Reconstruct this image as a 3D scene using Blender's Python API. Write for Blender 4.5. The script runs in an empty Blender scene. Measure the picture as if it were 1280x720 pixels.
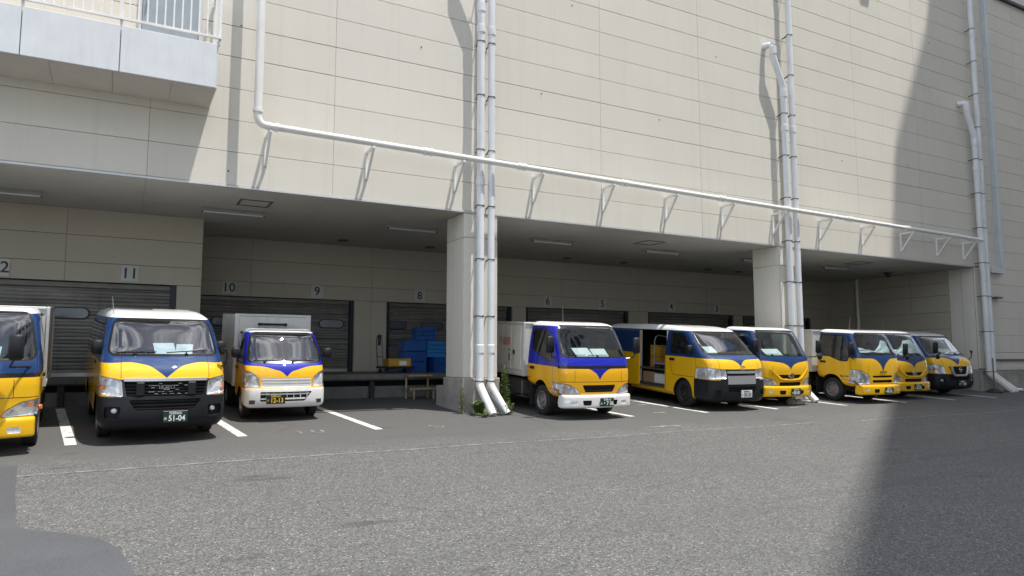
import bpy, bmesh, math, random
from mathutils import Vector, Matrix
random.seed(7)
R = math.radians
sc = bpy.context.scene
col = sc.collection

# ------------------------------------------------------------------ camera, sky, sun, exposure
cam = bpy.data.cameras.new('camera')
cam.sensor_width = 36.0
cam.lens = 36.0 * 889.1 / 1280.0
cam.clip_start = 0.05
cam.clip_end = 2000
co = bpy.data.objects.new('camera', cam)
col.objects.link(co)
yaw, pitch = R(-28.91), R(5.51)
F = Vector((-math.sin(yaw) * math.cos(pitch), math.cos(yaw) * math.cos(pitch), math.sin(pitch)))
Rt = Vector((math.cos(yaw), math.sin(yaw), 0))
Up = Rt.cross(F)
co.matrix_world = Matrix(((Rt.x, Up.x, -F.x, 0), (Rt.y, Up.y, -F.y, -13.67), (Rt.z, Up.z, -F.z, 1.17), (0, 0, 0, 1)))
sc.camera = co

SUN = Vector((0.80, -1.0, 3.9)).normalized()          # towards the sun
w = bpy.data.worlds.new('World')
sc.world = w
w.use_nodes = True
nt = w.node_tree
nt.nodes.clear()
wo = nt.nodes.new('ShaderNodeOutputWorld')
bg = nt.nodes.new('ShaderNodeBackground')
sky = nt.nodes.new('ShaderNodeTexSky')
sky.sky_type = 'NISHITA'
sky.sun_disc = False
sky.sun_elevation = math.asin(SUN.z)
sky.sun_rotation = math.atan2(SUN.x, SUN.y)
sky.air_density = 1.0
sky.dust_density = 0.5
wtc = nt.nodes.new('ShaderNodeTexCoord')
wns = nt.nodes.new('ShaderNodeTexNoise')
wns.inputs['Scale'].default_value = 7.0
wns.inputs['Detail'].default_value = 9
wns.inputs['Roughness'].default_value = 0.56
wns.inputs['Distortion'].default_value = 0.9
wrp = nt.nodes.new('ShaderNodeValToRGB')
wrp.color_ramp.elements[0].position = 0.46
wrp.color_ramp.elements[1].position = 0.63
wmx = nt.nodes.new('ShaderNodeMix')
wmx.data_type = 'RGBA'
wmx.inputs[7].default_value = (16, 16.2, 16.7, 1)
nt.links.new(wtc.outputs['Generated'], wns.inputs['Vector'])
nt.links.new(wns.outputs['Fac'], wrp.inputs['Fac'])
nt.links.new(wrp.outputs['Color'], wmx.inputs[0])
nt.links.new(sky.outputs['Color'], wmx.inputs[6])
nt.links.new(wmx.outputs[2], bg.inputs['Color'])
bg.inputs['Strength'].default_value = 0.115
nt.links.new(bg.outputs['Background'], wo.inputs['Surface'])

sl = bpy.data.lights.new('sun', 'SUN')
sl.energy = 4.0
sl.angle = R(0.53)
sl.color = (1.0, 0.955, 0.89)
so = bpy.data.objects.new('sun', sl)
col.objects.link(so)
so.rotation_euler = (-SUN).to_track_quat('-Z', 'Y').to_euler()
so.location = (0, -10, 40)

sc.view_settings.view_transform = 'Standard'
sc.view_settings.look = 'None'
sc.view_settings.exposure = 0.55
sc.view_settings.gamma = 1.0
sc.render.resolution_x, sc.render.resolution_y = 1024, 576
sc.render.engine = 'CYCLES'
sc.cycles.max_bounces = 7
sc.cycles.diffuse_bounces = 4
sc.cycles.transparent_max_bounces = 12

# ------------------------------------------------------------------ materials
def newmat(name):
    m = bpy.data.materials.new(name)
    m.use_nodes = True
    return m, m.node_tree, m.node_tree.nodes['Principled BSDF']

def N(nt, kind, **kw):
    n = nt.nodes.new('ShaderNode' + kind)
    for k, v in kw.items():
        if k in ('operation', 'data_type', 'blend_type', 'feature', 'use_clamp', 'attribute_name', 'noise_dimensions'):
            setattr(n, k, v)
        else:
            n.inputs[k].default_value = v
    return n

def math_(nt, op, a, b=None, clamp=False):
    n = nt.nodes.new('ShaderNodeMath')
    n.operation = op
    n.use_clamp = clamp
    for i, q in enumerate((a, b)):
        if q is None:
            continue
        if isinstance(q, (int, float)):
            n.inputs[i].default_value = q
        else:
            nt.links.new(q, n.inputs[i])
    return n.outputs[0]

def mixc(nt, fac, a, b, mode='MIX'):
    n = nt.nodes.new('ShaderNodeMix')
    n.data_type = 'RGBA'
    n.blend_type = mode
    for i, q in ((0, fac), (6, a), (7, b)):
        if isinstance(q, (int, float)):
            n.inputs[i].default_value = q
        elif isinstance(q, tuple):
            n.inputs[i].default_value = q if len(q) == 4 else q + (1,)
        else:
            nt.links.new(q, n.inputs[i])
    return n.outputs[2]

def ramp(nt, fac, p0, p1, c0=(0, 0, 0, 1), c1=(1, 1, 1, 1)):
    n = nt.nodes.new('ShaderNodeValToRGB')
    e = n.color_ramp.elements
    e[0].position, e[1].position = p0, p1
    e[0].color, e[1].color = c0, c1
    nt.links.new(fac, n.inputs[0])
    return n.outputs[0]

def noise(nt, vec, scale, detail=4, rough=0.55):
    n = nt.nodes.new('ShaderNodeTexNoise')
    n.inputs['Scale'].default_value = scale
    n.inputs['Detail'].default_value = detail
    n.inputs['Roughness'].default_value = rough
    if vec is not None:
        nt.links.new(vec, n.inputs['Vector'])
    return n.outputs['Fac']

def mapped(nt, vec, scale):
    n = nt.nodes.new('ShaderNodeMapping')
    n.inputs['Scale'].default_value = scale
    nt.links.new(vec, n.inputs['Vector'])
    return n.outputs[0]

def coords(nt, kind='Object'):
    if kind == 'World':
        return nt.nodes.new('ShaderNodeNewGeometry').outputs['Position']
    return nt.nodes.new('ShaderNodeTexCoord').outputs[kind]

def bump(nt, bsdf, h, strength, dist=0.01):
    b = nt.nodes.new('ShaderNodeBump')
    b.inputs['Strength'].default_value = strength
    b.inputs['Distance'].default_value = dist
    nt.links.new(h, b.inputs['Height'])
    nt.links.new(b.outputs[0], bsdf.inputs['Normal'])

def pbr(name, c, rough=0.5, metal=0.0, coat=0.0, var=0.12, vscale=3.0, bscale=0, bstr=0.2, dirt=None, spec=None, space='Object'):
    m, nt, b = newmat(name)
    v = coords(nt, space)
    n = noise(nt, v, vscale, 6, 0.6)
    lo = tuple(x * (1 - var) for x in c) + (1,)
    hi = tuple(min(1, x * (1 + var)) for x in c) + (1,)
    cc = ramp(nt, n, 0.3, 0.7, lo, hi)
    if dirt:
        n2 = noise(nt, mapped(nt, v, (9, 9, 0.8)), 1.0, 6, 0.65)
        cc = mixc(nt, math_(nt, 'MULTIPLY', ramp(nt, n2, 0.5, 0.78), dirt[3]), cc, dirt[:3])
    nt.links.new(cc, b.inputs['Base Color'])
    b.inputs['Roughness'].default_value = rough
    b.inputs['Metallic'].default_value = metal
    b.inputs['Coat Weight'].default_value = coat
    b.inputs['Coat Roughness'].default_value = 0.05
    if spec is not None:
        b.inputs['Specular IOR Level'].default_value = spec
    if bscale:
        bump(nt, b, noise(nt, v, bscale, 3, 0.6), bstr)
    return m

def glass_mat(name, tint, refl=1.0, rough=0.0):
    m = bpy.data.materials.new(name)
    m.use_nodes = True
    nt = m.node_tree
    nt.nodes.clear()
    o = nt.nodes.new('ShaderNodeOutputMaterial')
    t = nt.nodes.new('ShaderNodeBsdfTransparent')
    t.inputs[0].default_value = tint + (1,)
    g = nt.nodes.new('ShaderNodeBsdfGlossy')
    g.inputs['Roughness'].default_value = rough
    g.inputs['Color'].default_value = (1, 1, 1, 1)
    lw = nt.nodes.new('ShaderNodeLayerWeight')                 # thin pane: same reflectance from either side
    f5 = math_(nt, 'POWER', lw.outputs['Facing'], 4.0)
    fz = math_(nt, 'ADD', math_(nt, 'MULTIPLY', f5, 0.9), 0.075)
    mx = nt.nodes.new('ShaderNodeMixShader')
    nt.links.new(math_(nt, 'MULTIPLY', fz, refl, True), mx.inputs[0])
    nt.links.new(t.outputs[0], mx.inputs[1])
    nt.links.new(g.outputs[0], mx.inputs[2])
    nt.links.new(mx.outputs[0], o.inputs[0])
    return m

M = {}
# autoclaved concrete panels with a sprayed coat: faint vertical runs, fine grain, panel to panel shade
def panel_mat(name, c, streak=0.25):
    m, nt, b = newmat(name)
    p = coords(nt, 'World')
    oi = nt.nodes.new('ShaderNodeObjectInfo')
    base = ramp(nt, oi.outputs['Random'], 0, 1, tuple(x * 0.95 for x in c) + (1,), tuple(x * 1.02 for x in c) + (1,))
    big = noise(nt, p, 0.35, 4, 0.6)
    base = mixc(nt, ramp(nt, big, 0.35, 0.7), base, tuple(x * 0.93 for x in c))
    run = noise(nt, mapped(nt, p, (5.5, 5.5, 0.16)), 1.0, 7, 0.7)
    base = mixc(nt, math_(nt, 'MULTIPLY', ramp(nt, run, 0.52, 0.85), streak), base, (0.33, 0.31, 0.27))
    spot = noise(nt, p, 2.4, 8, 0.75)
    base = mixc(nt, math_(nt, 'MULTIPLY', ramp(nt, spot, 0.66, 0.8), 0.35), base, (0.36, 0.33, 0.29))
    nt.links.new(base, b.inputs['Base Color'])
    b.inputs['Roughness'].default_value = 0.85
    b.inputs['Specular IOR Level'].default_value = 0.25
    h = math_(nt, 'ADD', math_(nt, 'MULTIPLY', noise(nt, p, 55, 4, 0.65), 1.0), math_(nt, 'MULTIPLY', noise(nt, p, 1.4, 2, 0.5), 2.0))
    bump(nt, b, h, 0.22, 0.012)
    return m
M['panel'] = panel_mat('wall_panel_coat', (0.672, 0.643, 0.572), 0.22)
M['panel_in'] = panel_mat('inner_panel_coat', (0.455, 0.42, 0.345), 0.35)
M['joint'] = pbr('joint_sealant', (0.2, 0.18, 0.155), 0.8, var=0.2)
M['trim'] = pbr('aluminium_trim', (0.55, 0.56, 0.56), 0.4, 0.3, var=0.08)
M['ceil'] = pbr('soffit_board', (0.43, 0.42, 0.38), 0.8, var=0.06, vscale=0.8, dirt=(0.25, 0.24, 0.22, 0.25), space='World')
M['concrete'] = pbr('base_concrete', (0.33, 0.315, 0.285), 0.9, var=0.25, vscale=2.2, bscale=28, bstr=0.5, dirt=(0.16, 0.15, 0.12, 0.4), space='World')
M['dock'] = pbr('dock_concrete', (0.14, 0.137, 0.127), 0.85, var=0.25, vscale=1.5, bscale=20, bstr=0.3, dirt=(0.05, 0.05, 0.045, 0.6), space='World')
def shutter_mat():
    m, nt, b = newmat('shutter_steel')
    p = coords(nt, 'World')
    c = ramp(nt, noise(nt, mapped(nt, p, (0.35, 0.35, 13.0)), 1.0, 5, 0.7), 0.32, 0.7, (0.085, 0.081, 0.071, 1), (0.30, 0.29, 0.26, 1))
    c = mixc(nt, ramp(nt, noise(nt, p, 1.1, 5, 0.65), 0.4, 0.72), c, mixc(nt, 0.5, c, (0.07, 0.066, 0.058)))
    c = mixc(nt, math_(nt, 'MULTIPLY', ramp(nt, noise(nt, mapped(nt, p, (8, 8, 0.7)), 1.0, 6, 0.7), 0.55, 0.75), 0.5), c, (0.05, 0.045, 0.04))
    nt.links.new(c, b.inputs['Base Color'])
    b.inputs['Roughness'].default_value = 0.5
    b.inputs['Metallic'].default_value = 0.15
    return m
M['shutter'] = shutter_mat()
M['navy'] = pbr('navy_steel', (0.011, 0.013, 0.022), 0.45, 0.2)
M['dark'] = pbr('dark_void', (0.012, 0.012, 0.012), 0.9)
M['pvc'] = pbr('pvc_grey_white', (0.69, 0.71, 0.73), 0.38, var=0.06, dirt=(0.36, 0.35, 0.32, 0.4))
M['pvcw'] = pbr('painted_pipe_white', (0.74, 0.735, 0.71), 0.35, var=0.05, dirt=(0.4, 0.38, 0.34, 0.3))
M['clamp'] = pbr('clamp_steel', (0.14, 0.13, 0.12), 0.5, 0.6)
M['duct'] = pbr('duct_steel', (0.55, 0.6, 0.63), 0.45, 0.3, var=0.06)
M['balc'] = pbr('balcony_fascia', (0.62, 0.645, 0.66), 0.45, 0.0, var=0.05, dirt=(0.45, 0.46, 0.46, 0.4))
M['balcu'] = pbr('balcony_soffit', (0.5, 0.47, 0.42), 0.8, var=0.05)
M['rail'] = pbr('railing_white', (0.76, 0.76, 0.74), 0.4)
M['door'] = pbr('door_grey', (0.3, 0.34, 0.37), 0.35, 0.2, var=0.1)
M['sign'] = pbr('number_plate_white', (0.47, 0.47, 0.45), 0.5, var=0.08)
M['ink'] = pbr('ink_black', (0.015, 0.015, 0.018), 0.5)
M['fixture'] = pbr('fixture_white', (0.42, 0.42, 0.4), 0.4)
M['tube'] = pbr('fluorescent_tube_off', (0.62, 0.63, 0.62), 0.25)
M['cratepale'] = pbr('crate_blue_pale', (0.02, 0.19, 0.5), 0.45, var=0.15)
M['crateback'] = pbr('crate_blue_inner', (0.004, 0.02, 0.08), 0.6)
M['bluecrate'] = pbr('crate_blue', (0.008, 0.075, 0.30), 0.4, var=0.15)
M['yelcrate'] = pbr('crate_yellow', (0.42, 0.24, 0.02), 0.45, var=0.15)
M['wood'] = pbr('weathered_wood', (0.3, 0.24, 0.16), 0.8, var=0.3, vscale=9)
M['card'] = pbr('cardboard', (0.3, 0.19, 0.1), 0.8, var=0.15)
M['foam'] = pbr('white_foam_box', (0.6, 0.6, 0.58), 0.7)
M['steel'] = pbr('galvanised_steel', (0.45, 0.45, 0.44), 0.35, 0.8)
M['purple'] = pbr('cart_deck_purple', (0.2, 0.19, 0.45), 0.5)
M['rubber'] = pbr('rubber_black', (0.016, 0.016, 0.017), 0.65, var=0.3, vscale=12, bscale=30, bstr=0.15)
M['tyre'] = pbr('tyre_rubber', (0.014, 0.0135, 0.013), 0.8, var=0.35, vscale=8, bscale=40, bstr=0.3)
M['rim'] = pbr('rim_steel', (0.26, 0.255, 0.25), 0.5, 0.5, var=0.25, dirt=(0.07, 0.06, 0.05, 0.6))
M['rimblack'] = pbr('rim_black', (0.03, 0.03, 0.03), 0.5, 0.3, var=0.3)
M['blackpl'] = pbr('bumper_black_plastic', (0.013, 0.014, 0.017), 0.5, var=0.25, bscale=60, bstr=0.1, spec=0.3)
M['gloss'] = pbr('trim_black_gloss', (0.012, 0.012, 0.013), 0.2, var=0.2)
M['chrome'] = pbr('chrome', (0.72, 0.73, 0.75), 0.14, 1.0, var=0.04)
M['reflector'] = pbr('lamp_reflector', (0.82, 0.83, 0.85), 0.28, 0.35, var=0.2, vscale=25)
def reflector_mat():
    m, nt, b = newmat('lamp_facets')
    v = coords(nt, 'Object')
    vo = nt.nodes.new('ShaderNodeTexVoronoi')
    vo.inputs['Scale'].default_value = 13.0
    nt.links.new(v, vo.inputs['Vector'])
    s = nt.nodes.new('ShaderNodeSeparateColor')
    nt.links.new(vo.outputs['Color'], s.inputs[0])
    nt.links.new(ramp(nt, s.outputs[0], 0.1, 0.9, (0.42, 0.43, 0.45, 1), (0.9, 0.91, 0.92, 1)), b.inputs['Base Color'])
    b.inputs['Metallic'].default_value = 0.25
    b.inputs['Roughness'].default_value = 0.25
    bump(nt, b, s.outputs[1], 0.6, 0.02)
    return m
M['facets'] = reflector_mat()
M['silver'] = pbr('silver_paint', (0.5, 0.51, 0.52), 0.35, 0.5, coat=0.4, var=0.04)
M['wpaint'] = pbr('white_paint', (0.74, 0.74, 0.72), 0.35, coat=0.5, var=0.05, dirt=(0.4, 0.38, 0.34, 0.3))
M['ypaint'] = pbr('yellow_paint', (0.80, 0.45, 0.005), 0.5, coat=0.7, var=0.05, spec=0.2)
M['boxwhite'] = pbr('cargo_box_white', (0.62, 0.61, 0.56), 0.45, var=0.07, dirt=(0.3, 0.28, 0.24, 0.5))
M['boxalu'] = pbr('cargo_box_edge', (0.6, 0.6, 0.58), 0.4, 0.3, var=0.08)
M['cabin'] = pbr('cabin_plastic', (0.045, 0.045, 0.047), 0.7, var=0.2)
M['cloth'] = pbr('seat_cloth', (0.06, 0.062, 0.066), 0.9, var=0.3, vscale=20)
M['paper'] = pbr('paper_sheet', (0.55, 0.59, 0.6), 0.7)
M['shade'] = pbr('sunshade_foil', (0.55, 0.62, 0.66), 0.45, 0.3, var=0.12, vscale=9, bscale=14, bstr=0.5)
M['amber'] = pbr('amber_lens', (0.75, 0.17, 0.02), 0.2, coat=0.5)
M['redtext'] = pbr('red_lettering', (0.55, 0.02, 0.015), 0.5)
M['plateg'] = pbr('plate_green', (0.008, 0.035, 0.022), 0.4, var=0.1)
M['platek'] = pbr('plate_black', (0.01, 0.01, 0.009), 0.4, var=0.1)
M['platew'] = pbr('plate_white', (0.66, 0.67, 0.66), 0.4, var=0.05)
M['txtw'] = pbr('plate_white_figures', (0.75, 0.78, 0.74), 0.5)
M['txty'] = pbr('plate_yellow_figures', (0.8, 0.55, 0.05), 0.5)
M['txtg'] = pbr('plate_green_figures', (0.01, 0.07, 0.04), 0.5)
M['teal'] = pbr('dark_teal_tube', (0.008, 0.022, 0.032), 0.35, var=0.2)
M['glass'] = glass_mat('windscreen_glass', (0.74, 0.82, 0.81), 1.15)
M['brightglass'] = glass_mat('boosted_windscreen_glass', (0.68, 0.78, 0.80), 1.8)  # windscreen glass with reflectance raised to brighten the mirrored sky
M['sideglass'] = glass_mat('side_glass', (0.55, 0.6, 0.58), 1.0)
M['privacy'] = glass_mat('privacy_glass', (0.06, 0.065, 0.065), 1.3)
M['lens'] = glass_mat('lamp_lens', (0.95, 0.96, 0.97), 0.9)
M['leaf'] = pbr('weed_leaf', (0.085, 0.16, 0.03), 0.6, var=0.4, vscale=30)
M['leafy'] = pbr('weed_leaf_pale', (0.14, 0.2, 0.05), 0.6, var=0.4, vscale=30)
M['stem'] = pbr('weed_stem', (0.12, 0.13, 0.05), 0.8)
M['city'] = pbr('office_cladding', (0.6, 0.59, 0.57), 0.7, var=0.08, vscale=0.3)
M['cityglass'] = pbr('office_glazing', (0.05, 0.07, 0.09), 0.12, 0.2)

def worn_mat(name, paint, keep, scale=7.0):
    m, nt, b = newmat(name)
    p = coords(nt, 'World')
    n = noise(nt, p, scale, 8, 0.75)
    k = ramp(nt, n, keep - 0.06, keep + 0.06)
    a = noise(nt, p, 60, 3, 0.6)
    base = ramp(nt, a, 0.3, 0.7, (0.075, 0.075, 0.074, 1), (0.15, 0.15, 0.147, 1))
    nt.links.new(mixc(nt, k, paint, base), b.inputs['Base Color'])
    b.inputs['Roughness'].default_value = 0.8
    bump(nt, b, noise(nt, p, 90, 3, 0.6), 0.4, 0.008)
    return m
M['line'] = worn_mat('road_paint_white', (0.6, 0.6, 0.58), 0.59)
M['worn'] = worn_mat('road_paint_worn', (0.33, 0.33, 0.31), 0.47, 10.0)
M['faded'] = worn_mat('road_paint_faded', (0.2, 0.2, 0.19), 0.49, 6.0)

def asphalt():
    m, nt, b = newmat('asphalt')
    p = coords(nt, 'World')
    vo = nt.nodes.new('ShaderNodeTexVoronoi')
    vo.inputs['Scale'].default_value = 72.0
    nt.links.new(p, vo.inputs['Vector'])
    cell = nt.nodes.new('ShaderNodeSeparateColor')
    nt.links.new(vo.outputs['Color'], cell.inputs[0])
    # rough open-graded yard asphalt: pale and dark chippings
    stone = ramp(nt, cell.outputs[0], 0.0, 1.0, (0.05, 0.05, 0.0485, 1), (0.238, 0.237, 0.227, 1))
    pale = math_(nt, 'GREATER_THAN', cell.outputs[1], 0.972)
    stone = mixc(nt, pale, stone, (0.42, 0.415, 0.395))
    fine = noise(nt, p, 130, 3, 0.7)
    stone = mixc(nt, ramp(nt, fine, 0.42, 0.62), mixc(nt, 0.6, stone, (0.05, 0.05, 0.05)), stone)
    # older smooth strip in front of the dock
    smooth = ramp(nt, fine, 0.3, 0.75, (0.055, 0.055, 0.053, 1), (0.145, 0.143, 0.137, 1))
    sep = nt.nodes.new('ShaderNodeSeparateXYZ')
    nt.links.new(p, sep.inputs[0])
    edge = math_(nt, 'ADD', sep.outputs[1], math_(nt, 'MULTIPLY', noise(nt, p, 0.9, 6, 0.6), 1.4))
    zone = ramp(nt, math_(nt, 'ADD', math_(nt, 'MULTIPLY', edge, 0.5), 1.6), 0.35, 0.75)
    c = mixc(nt, zone, stone, smooth)
    big = noise(nt, p, 0.22, 6, 0.65)
    c = mixc(nt, math_(nt, 'MULTIPLY', ramp(nt, big, 0.42, 0.66), 0.4), c, (0.085, 0.085, 0.085))
    # tyre sweeps along the yard, oil drips in the bays
    sweep = noise(nt, mapped(nt, p, (0.1, 1.6, 1)), 1.0, 5, 0.6)
    c = mixc(nt, math_(nt, 'MULTIPLY', ramp(nt, sweep, 0.56, 0.74), 0.32), c, (0.06, 0.06, 0.06))
    drip = noise(nt, mapped(nt, p, (0.9, 2.6, 1)), 1.0, 3, 0.5)
    c = mixc(nt, math_(nt, 'MULTIPLY', ramp(nt, drip, 0.66, 0.76), 0.55), c, (0.04, 0.04, 0.04))
    # cracks
    vc = nt.nodes.new('ShaderNodeTexVoronoi')
    vc.feature = 'DISTANCE_TO_EDGE'
    vc.inputs['Scale'].default_value = 0.33
    wv = nt.nodes.new('ShaderNodeMix')
    wv.data_type = 'VECTOR'
    wv.inputs[0].default_value = 0.35
    nn = nt.nodes.new('ShaderNodeTexNoise')
    nn.inputs['Scale'].default_value = 1.3
    nn.inputs['Detail'].default_value = 6
    nt.links.new(p, nn.inputs['Vector'])
    nt.links.new(p, wv.inputs[4])
    nt.links.new(nn.outputs['Color'], wv.inputs[5])
    nt.links.new(wv.outputs[1], vc.inputs['Vector'])
    crack = ramp(nt, vc.outputs['Distance'], 0.0, 0.006, (1, 1, 1, 1), (0, 0, 0, 1))
    crack = math_(nt, 'MULTIPLY', crack, ramp(nt, noise(nt, p, 0.4, 2), 0.5, 0.6))
    c = mixc(nt, math_(nt, 'MULTIPLY', crack, 0.4), c, (0.03, 0.03, 0.03))
    nt.links.new(c, b.inputs['Base Color'])
    b.inputs['Roughness'].default_value = 0.82
    b.inputs['Specular IOR Level'].default_value = 0.35
    hz = math_(nt, 'MULTIPLY', math_(nt, 'SUBTRACT', 1.0, vo.outputs['Distance']), math_(nt, 'SUBTRACT', 1.0, math_(nt, 'MULTIPLY', zone, 0.75)))
    bump(nt, b, math_(nt, 'ADD', hz, math_(nt, 'MULTIPLY', fine, 0.5)), 0.6, 0.012)
    return m
M['asphalt'] = asphalt()
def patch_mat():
    m, nt, b = newmat('dark_bluish_ground')  # darker, bluish ground tone with fine random grain
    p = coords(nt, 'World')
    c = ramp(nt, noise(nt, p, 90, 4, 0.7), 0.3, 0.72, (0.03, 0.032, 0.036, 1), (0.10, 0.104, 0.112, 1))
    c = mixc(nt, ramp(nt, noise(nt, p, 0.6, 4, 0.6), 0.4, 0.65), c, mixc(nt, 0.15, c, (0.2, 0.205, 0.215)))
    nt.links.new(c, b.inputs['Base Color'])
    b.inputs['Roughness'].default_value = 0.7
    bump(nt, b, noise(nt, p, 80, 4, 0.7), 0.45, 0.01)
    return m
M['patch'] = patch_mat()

def livery(name, blue, curve, zroof, yellow=(0.80, 0.45, 0.005), white=(0.76, 0.76, 0.75)):
    """yellow body, blue band dipping to a V in front, white roof; printed in the vehicle's own coordinates"""
    m, nt, b = newmat(name)
    v = coords(nt, 'Object')
    s = nt.nodes.new('ShaderNodeSeparateXYZ')
    nt.links.new(v, s.inputs[0])
    ax = math_(nt, 'ABSOLUTE', s.outputs[0])
    fc = nt.nodes.new('ShaderNodeFloatCurve')
    cu = fc.mapping.curves[0]
    while len(cu.points) > 2:
        cu.points.remove(cu.points[1])
    cu.points[0].location = (0, curve[0][1] / 2)
    cu.points[1].location = (1, curve[-1][1] / 2)
    for x, z in curve[1:]:
        cu.points.new(x, z / 2)
    for q in cu.points:
        q.handle_type = 'AUTO_CLAMPED'
    cu.points[0].handle_type = 'VECTOR'
    fc.mapping.update()
    nt.links.new(ax, fc.inputs['Value'])
    zb = math_(nt, 'MULTIPLY', fc.outputs[0], 2.0)
    isb = math_(nt, 'GREATER_THAN', s.outputs[2], zb)
    isw = math_(nt, 'GREATER_THAN', s.outputs[2], zroof)
    c = mixc(nt, isb, yellow, blue)
    c = mixc(nt, isw, c, white)
    n = noise(nt, v, 2.0, 7, 0.7)
    c = mixc(nt, math_(nt, 'MULTIPLY', ramp(nt, n, 0.45, 0.75), math_(nt, 'SUBTRACT', 0.10, math_(nt, 'MULTIPLY', isb, 0.07))), c, (0.22, 0.19, 0.14))
    nt.links.new(c, b.inputs['Base Color'])
    b.inputs['Roughness'].default_value = 0.55
    b.inputs['Specular IOR Level'].default_value = 0.2
    b.inputs['Coat Weight'].default_value = 0.8
    b.inputs['Coat Roughness'].default_value = 0.02
    return m

# ------------------------------------------------------------------ mesh helpers
class MB:
    def __init__(s):
        s.v, s.f, s.m, s.s = [], [], [], []
    def add(s, vs, fs, m=0, smooth=False):
        o = len(s.v)
        s.v += [tuple(q) for q in vs]
        for f in fs:
            s.f.append(tuple(i + o for i in f)); s.m.append(m); s.s.append(smooth)
    def box(s, x0, x1, y0, y1, z0, z1, m=0, c=0.0):
        if c <= 0:
            vs = [(x, y, z) for z in (z0, z1) for y in (y0, y1) for x in (x0, x1)]
            s.add(vs, [(0, 2, 3, 1), (4, 5, 7, 6), (0, 1, 5, 4), (2, 6, 7, 3), (0, 4, 6, 2), (1, 3, 7, 5)], m)
            return
        X, Y, Z = (x0, x1), (y0, y1), (z0, z1)
        ix, vs = {}, []
        for i in (0, 1):
            for j in (0, 1):
                for k in (0, 1):
                    sx, sy, sz = (1, -1)[i] * c, (1, -1)[j] * c, (1, -1)[k] * c
                    for a, p in (('x', (X[i], Y[j] + sy, Z[k] + sz)), ('y', (X[i] + sx, Y[j], Z[k] + sz)), ('z', (X[i] + sx, Y[j] + sy, Z[k]))):
                        ix[(i, j, k, a)] = len(vs); vs.append(p)
        fs = []
        g = lambda i, j, k, a: ix[(i, j, k, a)]
        for i in (0, 1):
            q = [g(i, 0, 0, 'x'), g(i, 1, 0, 'x'), g(i, 1, 1, 'x'), g(i, 0, 1, 'x')]
            fs.append(q if i else q[::-1])
            q = [g(0, i, 0, 'y'), g(1, i, 0, 'y'), g(1, i, 1, 'y'), g(0, i, 1, 'y')]
            fs.append(q[::-1] if i else q)
            q = [g(0, 0, i, 'z'), g(1, 0, i, 'z'), g(1, 1, i, 'z'), g(0, 1, i, 'z')]
            fs.append(q if i else q[::-1])
        for i in (0, 1):
            for j in (0, 1):
                q = [g(i, j, 0, 'x'), g(i, j, 1, 'x'), g(i, j, 1, 'y'), g(i, j, 0, 'y')]
                fs.append(q if (i == j) else q[::-1])
                q = [g(i, 0, j, 'x'), g(i, 1, j, 'x'), g(i, 1, j, 'z'), g(i, 0, j, 'z')]
                fs.append(q[::-1] if (i == j) else q)
                q = [g(0, i, j, 'y'), g(1, i, j, 'y'), g(1, i, j, 'z'), g(0, i, j, 'z')]
                fs.append(q if (i == j) else q[::-1])
                for k in (0, 1):
                    q = [g(i, j, k, 'x'), g(i, j, k, 'y'), g(i, j, k, 'z')]
                    fs.append(q if (i + j + k) % 2 else q[::-1])
        s.add(vs, fs, m)
    def tube(s, path, r, n=10, m=0, cap=True, smooth=True):
        P = [Vector(p) for p in path]
        rr = r if isinstance(r, (list, tuple)) else [r] * len(P)
        o = len(s.v)
        ref = None
        for i, p in enumerate(P):
            a = P[max(0, i - 1)]; b = P[min(len(P) - 1, i + 1)]
            t = (b - a).normalized()
            if ref is None:
                ref = Vector((0, 0, 1)) if abs(t.z) < 0.9 else Vector((1, 0, 0))
            u = t.cross(ref).normalized(); q = u.cross(t).normalized(); ref = q
            for k in range(n):
                an = 2 * math.pi * k / n
                s.v.append(tuple(p + (u * math.cos(an) + q * math.sin(an)) * rr[i]))
        for i in range(len(P) - 1):
            for k in range(n):
                s.f.append((o + i * n + k, o + i * n + (k + 1) % n, o + (i + 1) * n + (k + 1) % n, o + (i + 1) * n + k)); s.m.append(m); s.s.append(smooth)
        if cap:
            s.f.append(tuple(o + k for k in range(n))[::-1]); s.m.append(m); s.s.append(False)
            e = o + (len(P) - 1) * n
            s.f.append(tuple(e + k for k in range(n))); s.m.append(m); s.s.append(False)
    def lathe(s, prof, n=24, m=0, origin=(0, 0, 0), axis='x', mats=None):
        o = len(s.v)
        for r, h in prof:
            for k in range(n):
                an = 2 * math.pi * k / n
                c, d = r * math.cos(an), r * math.sin(an)
                p = {'x': (h, c, d), 'y': (d, h, c), 'z': (c, d, h)}[axis]
                s.v.append((p[0] + origin[0], p[1] + origin[1], p[2] + origin[2]))
        for i in range(len(prof) - 1):
            for k in range(n):
                s.f.append((o + i * n + k, o + i * n + (k + 1) % n, o + (i + 1) * n + (k + 1) % n, o + (i + 1) * n + k))
                s.m.append(mats[i] if mats else m); s.s.append(True)
    def prism(s, poly, axis, a0, a1, m=0):
        n = len(poly)
        mk = {'x': lambda p, a: (a, p[0], p[1]), 'y': lambda p, a: (p[0], a, p[1]), 'z': lambda p, a: (p[0], p[1], a)}[axis]
        vs = [mk(p, a0) for p in poly] + [mk(p, a1) for p in poly]
        fs = [tuple(range(n)), tuple(range(2 * n - 1, n - 1, -1))] + [(i, n + i, n + (i + 1) % n, (i + 1) % n) for i in range(n)]
        s.add(vs, fs, m)
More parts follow.
